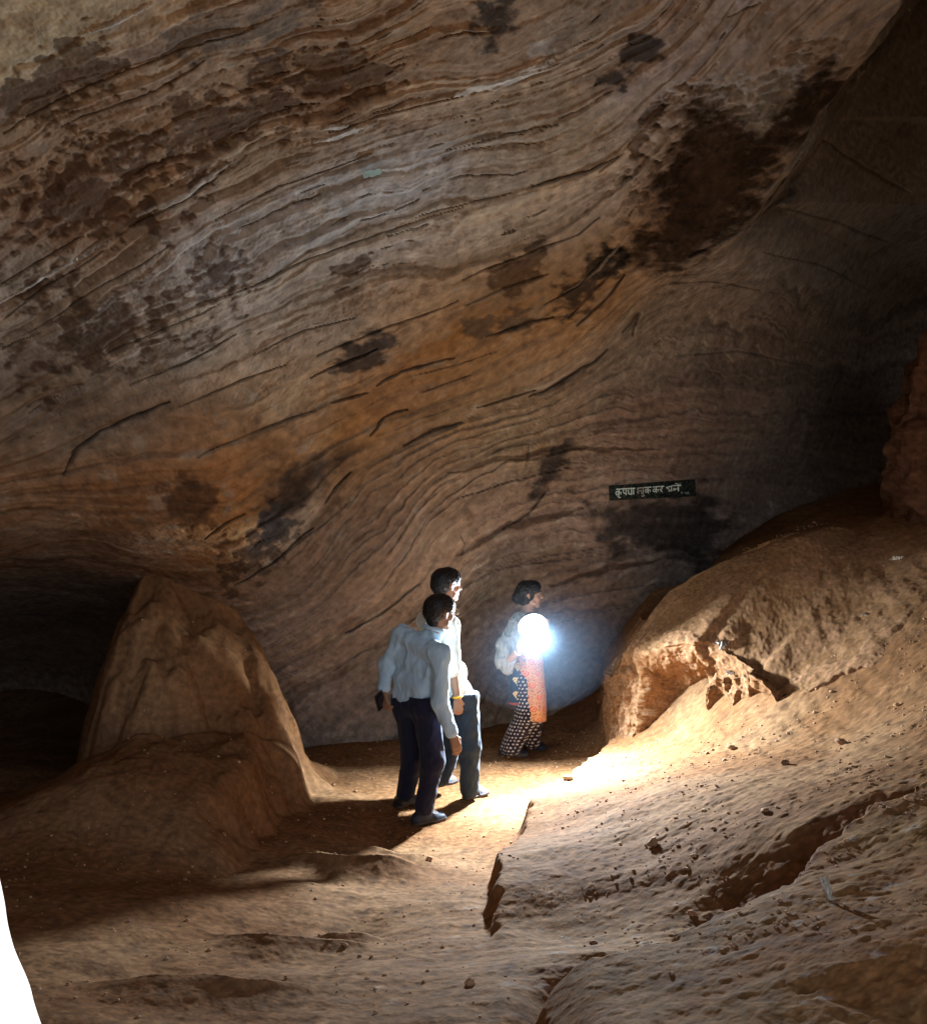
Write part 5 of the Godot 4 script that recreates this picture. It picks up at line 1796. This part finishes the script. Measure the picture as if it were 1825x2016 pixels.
func make_torch() -> void:
	far = pixel(contact(1140, 1425)).z
	var c := jt(1260, 565, -.56)
	var t := thing("torch", c)
	tag(t, "big round hand lamp switched on, blazing white in the woman's hand", "torch")
	t.look_at_from_position(c, c - Vector3(.12, -.44, .89))
	var shell := plain(Color(.03, .03, .035), .45, .5)
	put("reflector", lathe([[.028, -.16], [.045, -.15], [.05, -.10], [.09, -.07], [.108, -.035], [.112, -.02], [.108, -.012], [.10, -.012]]), shell, t)
	put("handle", joined([tube([Vector3(0, -.05, -.14), Vector3(-.02, -.115, -.10), Vector3(-.03, -.13, -.03)], .017, Vector3(.03, .03, .035), 10)]), tinted(.5), t)
	var glow := StandardMaterial3D.new()
	glow.albedo_color = Color(.9, .95, 1)
	glow.emission_enabled = true
	glow.emission = Color(.88, .95, 1.0)
	glow.emission_energy_multiplier = 3.0
	put("lens", lathe([[.001, .085], [.035, .082], [.07, .066], [.098, .040], [.115, .010], [.118, -.012], [.112, -.024]]), glow, t)
	var l := AreaLight3D.new()
	l.name = "torch_light"
	l.area_size = Vector2(.15, .15)
	l.light_energy = TORCH
	l.light_color = Color(.86, .93, 1.0)
	l.shadow_enabled = true
	l.position = Vector3(0, 0, .095)
	l.rotation = Vector3(0, PI, 0)
	t.add_child(l)

func make_glare() -> void:
	# added fog standing in for the lamp's glare, thickest close by
	far = pixel(contact(1140, 1425)).z
	for q in [[Vector3(1.5, 1.35, 1.1), GLARE], [Vector3(.62, .58, .5), GLARE * 3.0]]:
		var fog := FogVolume.new()
		fog.name = numbered("glare_fog")
		fog.shape = RenderingServer.FOG_VOLUME_SHAPE_ELLIPSOID
		fog.size = q[0]
		var fm := FogMaterial.new()
		fm.density = q[1]
		fm.albedo = Color(.75, .88, 1.0)
		fog.material = fm
		fog.position = jt(1260, 565, -.5)
		add_child(fog)
		tag(fog, "added fog imitating the glare round the lamp", "glare_fog", "added glare round the lamp", "stuff")

func make_near_person() -> void:
	var p := thing("person", Vector3.ZERO)
	tag(p, "person in a sunlit white shirt close by, only the arm in view", "person")
	var skin := Vector3(.30, .17, .10)
	var z := -.93
	var hc := Vector3(-.80, 2.40, z)
	var f := Vector3(.1, -.1, -1).normalized()
	var u := (Vector3.UP - f * f.dot(Vector3.UP)).normalized()
	var neck := Vector3(-.80, 2.26, z)
	var sr := Vector3(-.556, 2.185, z)
	var sl := Vector3(-1.0, 2.16, z)
	var er := Vector3(-.460, 1.82, z)
	var wr := Vector3(-.56, 1.72, z - .16)
	var el := Vector3(-1.07, 1.85, z)
	var wl := Vector3(-1.06, 1.62, z - .1)
	var hr := Vector3(-.71, 1.70, z)
	var hl := Vector3(-.89, 1.70, z)
	var fr := floor_y(-.70, z)
	var fl := floor_y(-.90, z)
	var kr := Vector3(-.70, 1.26, z - .02)
	var kl := Vector3(-.90, 1.26, z - .02)
	var ar := Vector3(-.70, fr + .10, z + .02)
	var al := Vector3(-.90, fl + .10, z + .02)
	var chest := Vector3(-.80, 2.0, z)
	var parts := []
	soft_body(parts, [[sl, sr, .055, .055], [chest, Vector3(-.8, 1.75, z), .085, .085], [sl, el, .045, .036], [el, wl, .036, .027], [sr, er, .045, .038], [er, wr, .036, .028], [hl, kl, .075, .05], [kl, al, .05, .036], [hr, kr, .075, .05], [kr, ar, .05, .036], [neck, chest, .055, .09], [hc, neck, .06, .055]], .018, .04, one(skin))
	soft_body(parts, head_bones(hc, f, u), .006, .016, head_colour(hc, f, u, skin))
	soft_body(parts, hand_bones(wr, Vector3(-.4, -.5, -.7), Vector3(-.5, .3, .4), .7, true), .006, .008, one(skin))
	soft_body(parts, hand_bones(wl, Vector3(0, -.8, -.4), Vector3(.8, 0, -.3), .5, false), .006, .008, one(skin))
	put("body", joined(parts), tinted(.6, .35), p)
	put("hair", hair_part(hc, f, u, 1.0, false), tinted(.5, .4), p)
	parts = []
	soft_body(parts, [[sl, sr, .075, .07], [chest + Vector3(-.08, -.05, 0), chest + Vector3(.08, -.05, 0), .11, .11], [Vector3(-.88, 1.75, z), Vector3(-.72, 1.75, z), .11, .11], [sl, el, .062, .056], [el, wl, .054, .042], [sr, er, .064, .060], [er, wr, .055, .042], [neck, chest, .06, .1]], .006, .035, shirt_weave(Vector3(.66, .68, .69), 97), cloth_fold(98, 6.0), .006, [[Vector3(0, 1.68, 0), Vector3.DOWN], [neck + Vector3.UP * .02, Vector3.UP]], Vector3(1, .6, 1), true)
	put("shirt", joined(parts), cloth_mat(), p)
	parts = []
	soft_body(parts, [[hl, hr, .11, .11], [hl, kl, .095, .075], [kl, al, .075, .07], [hr, kr, .095, .075], [kr, ar, .075, .07]], .014, .035, one(Vector3(.05, .05, .06)), cloth_fold(99), .008, [[Vector3(0, 1.74, 0), Vector3.UP]])
	put("trousers", joined(parts), cloth_mat(), p)
	for q in [[-.70, fr, ar], [-.90, fl, al]]:
		var heel := Vector3(q[0], q[1], z + .07)
		shoe(p, heel, heel + Vector3(0, 0, -.27), q[2], Vector3(.03, .025, .02), Vector3(.05, .045, .04), false, .10)

# ---------------------------------------------------------------- painted sign, blue dab, litter
# a thin coat of paint lying on the rock: a grid of points between pixel corners, pushed out along the inward normal
func coat(corners: Array, nu: int, nv: int, lift: float, c: Callable) -> ArrayMesh:
	var pos := PackedVector3Array()
	var col := PackedColorArray()
	for j in nv + 1:
		for i in nu + 1:
			var a: Vector2 = corners[0].lerp(corners[1], float(i) / nu)
			var b: Vector2 = corners[3].lerp(corners[2], float(i) / nu)
			var q := a.lerp(b, float(j) / nv)
			var p := shell_hit(q.x, q.y, true)
			pos.append(p + (HUB - p).normalized() * lift)
			col.append(c.call(float(i) / nu, float(j) / nv))
	return grid_mesh(pos, col, nu + 1, nv + 1)

func brush(line: Array, wide: float, lift: float, c: Vector3) -> Array:
	# a brush stroke: pixel points -> a ribbon on the rock
	var pts := []
	for k in line.size() - 1:
		var a: Vector2 = line[k]
		var b: Vector2 = line[k + 1]
		var n := maxi(1, int(a.distance_to(b) / 2.5))
		for q in n: pts.append(a.lerp(b, float(q) / n))
	pts.append(line[-1])
	var vert := PackedVector3Array()
	var nrm := PackedVector3Array()
	var col := PackedColorArray()
	var idx := PackedInt32Array()
	for k in pts.size():
		var d: Vector2 = (pts[mini(k + 1, pts.size() - 1)] - pts[maxi(k - 1, 0)]).normalized()
		if k == 0: pts[0] -= d * wide * .3
		var o := d.orthogonal() * wide * .5 * (1.0 + .15 * sin(k * 1.7 + line[0].x))
		for s in [-1.0, 1.0]:
			var p := shell_hit(pts[k].x + o.x * s, pts[k].y + o.y * s, true)
			var n := (HUB - p).normalized()
			vert.append(p + n * lift)
			nrm.append(n)
			col.append(Color(c.x, c.y, c.z))
		if k:
			for q in [k * 2 - 2, k * 2, k * 2 - 1, k * 2 - 1, k * 2, k * 2 + 1]: idx.append(q)
	return [vert, nrm, col, idx]

func make_sign() -> void:
	var sign_ := thing("sign", Vector3.ZERO)
	tag(sign_, "dark green painted sign with pale Hindi lettering on the back wall", "sign")
	var rough := noise(101, 3.0, 2)
	var q := [Vector2(1198, 956), Vector2(1368, 943), Vector2(1370, 977), Vector2(1199, 986)]
	put("painted_ground", coat(q, 60, 16, .006, func(a, b):
		var k: float = 1.0 + .35 * rough.get_noise_2d(a * 4.0, b * 2.0)
		var worn: float = sstep(.12, .34, rough.get_noise_2d(a * 9.0 + 3.0, b * 4.0))
		var c := Vector3(.008, .018, .017).lerp(Vector3(.10, .075, .055), .7 * worn) * k
		return Color(c.x, c.y, c.z)), tinted(.8), sign_)
	# lettering in strokes, from the zoomed photograph: source pixels 1900..2300 x 1500..1700 enlarged 4.5625 times
	var glyphs := {
		"letter_kri": [[[430, 378], [520, 372]], [[465, 378], [470, 465], [450, 480], [470, 500], [495, 495]], [[470, 420], [440, 410], [420, 430], [430, 465], [465, 440]], [[470, 420], [500, 425], [495, 455]]],
		"letter_pa": [[[520, 372], [590, 368]], [[535, 375], [530, 415], [550, 440], [575, 430]], [[570, 370], [575, 465]]],
		"letter_ya": [[[590, 368], [705, 362]], [[610, 385], [600, 405], [615, 425], [605, 440], [640, 455], [650, 430]], [[650, 368], [655, 460]], [[680, 366], [685, 455]]],
		"letter_jhu": [[[738, 362], [850, 352]], [[760, 362], [735, 385], [765, 400], [735, 415], [765, 440], [735, 425]], [[770, 405], [800, 395], [805, 450]], [[825, 356], [825, 450], [840, 470], [815, 485], [800, 470]]],
		"letter_ka": [[[850, 352], [945, 346]], [[895, 350], [900, 440]], [[895, 395], [865, 380], [852, 405], [865, 425], [895, 405]], [[898, 390], [930, 390], [925, 420]]],
		"letter_ka_two": [[[968, 345], [1060, 338]], [[1015, 342], [1020, 430]], [[1015, 385], [985, 372], [968, 398], [985, 418], [1015, 395]], [[1018, 380], [1050, 382], [1045, 410]]],
		"letter_ra": [[[1060, 338], [1135, 333]], [[1085, 338], [1105, 350], [1100, 375], [1070, 380], [1110, 420]]],
		"letter_cha": [[[1165, 352], [1265, 325]], [[1190, 350], [1170, 360], [1195, 372], [1215, 385], [1200, 408], [1230, 400]], [[1240, 335], [1245, 410]]],
		"letter_le": [[[1265, 325], [1385, 320]], [[1295, 375], [1275, 360], [1270, 385], [1290, 395], [1305, 370], [1330, 380], [1340, 350]], [[1345, 325], [1345, 410]], [[1345, 322], [1330, 300], [1300, 292]], [[1365, 300], [1370, 304]]],
		"small_mark": [[[1385, 425], [1400, 420], [1398, 448]]],
		"small_mark_two": [[[1435, 435], [1465, 432], [1500, 425]], [[1470, 432], [1475, 445]], [[1488, 428], [1490, 443]]],
	}
	for g in glyphs:
		var parts := []
		var c := Vector3(.42, .50, .44)
		if g == "letter_jhu": c = Vector3(.30, .27, .22)
		if g.begins_with("small"): c = Vector3(.18, .20, .18)
		for s in glyphs[g]:
			var line := []
			for k in s: line.append(Vector2((1900.0 + k[0] / 4.5625) / 1.6438, (1500.0 + k[1] / 4.5625) / 1.6438))
			parts.append(brush(line, 1.55 if g.begins_with("small") else 2.2, .022, c))
		put(g.replace("_two", ""), joined(parts), tinted(.8), sign_)
	# pale blue dab
	var dab := joined([brush([Vector2(716, 341), Vector2(724, 338), Vector2(733, 336)], 10, .045, Vector3(.46, .80, .92)), brush([Vector2(718, 335), Vector2(726, 333), Vector2(736, 333)], 7, .048, Vector3(.46, .80, .92)), brush([Vector2(728, 338), Vector2(739, 334), Vector2(748, 330)], 11, .051, Vector3(.46, .80, .92))])
	tag(put("blue_dab", dab, tinted(.7)), "pale blue dab on the grey bed of the vault", "paint mark")

func scrap(called: String, px: float, py: float, on_bank: bool, size: Vector2, turn: Vector3, c: Vector3, label: String, cat: String, crumple := .3) -> void:
	var w := 9
	var h := 7
	var n := noise(int(px), 1.2, 2)
	var pos := PackedVector3Array()
	var col := PackedColorArray()
	for j in h:
		for i in w:
			var a := float(i) / (w - 1) - .5
			var b := float(j) / (h - 1) - .5
			var edge := 1.0 - .25 * n.get_noise_2d(a * 3.0 + 7.0, b * 3.0)
			pos.append(Vector3(a * size.x * edge, crumple * size.y * n.get_noise_2d(a * 4.0, b * 4.0), b * size.y * edge))
			col.append(Color(c.x, c.y, c.z))
	var o := put(called, grid_mesh(pos, col, w, h), tinted(.8))
	var p := bank_hit(px, py) if on_bank else floor_hit(px, py)
	o.position = p + Vector3(0, .012 + size.y * .25 * absf(sin(turn.x)), 0)
	o.rotation = turn
	tag(o, label, cat, "litter on the slope")

var bank_pos := PackedVector3Array()
func bank_hit(px: float, py: float) -> Vector3:
	var best := 1e9
	var at_ := Vector3()
	var r := ray(px, py).normalized()
	for p in bank_pos:
		var d := p - EYE
		var t := d.dot(r)
		var s := (d - r * t).length_squared() + t * 2e-5
		if s < best:
			best = s
			at_ = p
	return at_

func make_litter() -> void:
	scrap("paper_scrap", 1425, 1272, true, Vector2(.11, .07), Vector3(.5, .4, .2), Vector3(.55, .48, .40), "crumpled dull wrapper caught on top of the bank", "paper", .6)
	scrap("paper_scrap", 1436, 1328, true, Vector2(.06, .04), Vector3(.7, .2, 0), Vector3(.75, .73, .68), "small bright paper scrap above the knotted pillar", "paper", .4)
	scrap("paper_scrap", 1452, 1366, true, Vector2(.03, .10), Vector3(1.2, .1, 0), Vector3(.78, .72, .62), "upright pale strip stuck in the knotted pillar", "paper", .2)
	scrap("dry_leaf", 1765, 1106, true, Vector2(.10, .035), Vector3(.5, -.7, .3), Vector3(.58, .48, .36), "pale dry leaf lying high on the slope", "leaf", .5)
	scrap("dry_leaf", 1628, 1770, false, Vector2(.025, .075), Vector3(1.1, .2, .3), Vector3(.55, .46, .34), "pale dry leaf standing on the nearest ledge", "leaf", .3)
	scrap("dry_stalk", 1113, 1851, false, Vector2(.045, .010), Vector3(.2, -.9, .2), Vector3(.60, .52, .42), "short pale stalk beside the red hollow of the ledge", "stalk", .3)
	scrap("paper_scrap", 1700, 1212, true, Vector2(.05, .02), Vector3(.5, .9, .2), Vector3(.6, .55, .48), "thin pale scrap high on the bank's shoulder", "paper", .4)

func _ready() -> void:
	rng.seed = 7
	look = Basis(Vector3.RIGHT, deg_to_rad(PITCH))
	# camera
	var cam := Camera3D.new()
	cam.name = "camera"
	cam.position = EYE
	cam.basis = look
	cam.fov = rad_to_deg(2.0 * atan(1008.0 / FOCAL))
	cam.near = 0.05
	cam.far = 400.0
	add_child(cam)
	cam.current = true
	# sky, exposure
	var env := Environment.new()
	env.background_mode = Environment.BG_SKY
	var sm := ProceduralSkyMaterial.new()
	sm.sky_top_color = Color(0.50, 0.59, 0.72)
	sm.sky_horizon_color = Color(0.86, 0.87, 0.88)
	sm.ground_horizon_color = Color(0.45, 0.40, 0.34)
	sm.ground_bottom_color = Color(0.30, 0.25, 0.2)
	sm.sun_angle_max = 1.0
	env.sky = Sky.new()
	env.sky.sky_material = sm
	env.tonemap_mode = Environment.TONE_MAPPER_LINEAR
	env.tonemap_exposure = EXPOSURE
	env.sdfgi_enabled = true
	env.ssao_enabled = true
	env.ssil_enabled = true
	env.volumetric_fog_enabled = true
	env.volumetric_fog_density = 0.0
	var we := WorldEnvironment.new()
	we.name = "world_environment"
	we.environment = env
	add_child(we)
	# the sun stands outside the mouth, behind the photographer
	var sun := DirectionalLight3D.new()
	sun.name = "sun"
	sun.light_energy = 0.65
	sun.light_color = Color(1.0, 0.95, 0.87)
	sun.light_angular_distance = 0.5
	sun.shadow_enabled = true
	add_child(sun)
	sun.look_at_from_position(Vector3(8.0, 9.0, 5.0), Vector3.ZERO)
	make_shell()
	make_floor()
	make_outcrop()
	make_boulder()
	make_stones()
	
	make_man_in_blue()
	make_man_in_cream()
	make_woman()
	make_torch()
	make_glare()
	make_near_person()
	
	make_sign()
	make_litter()
	mesh_bodies()
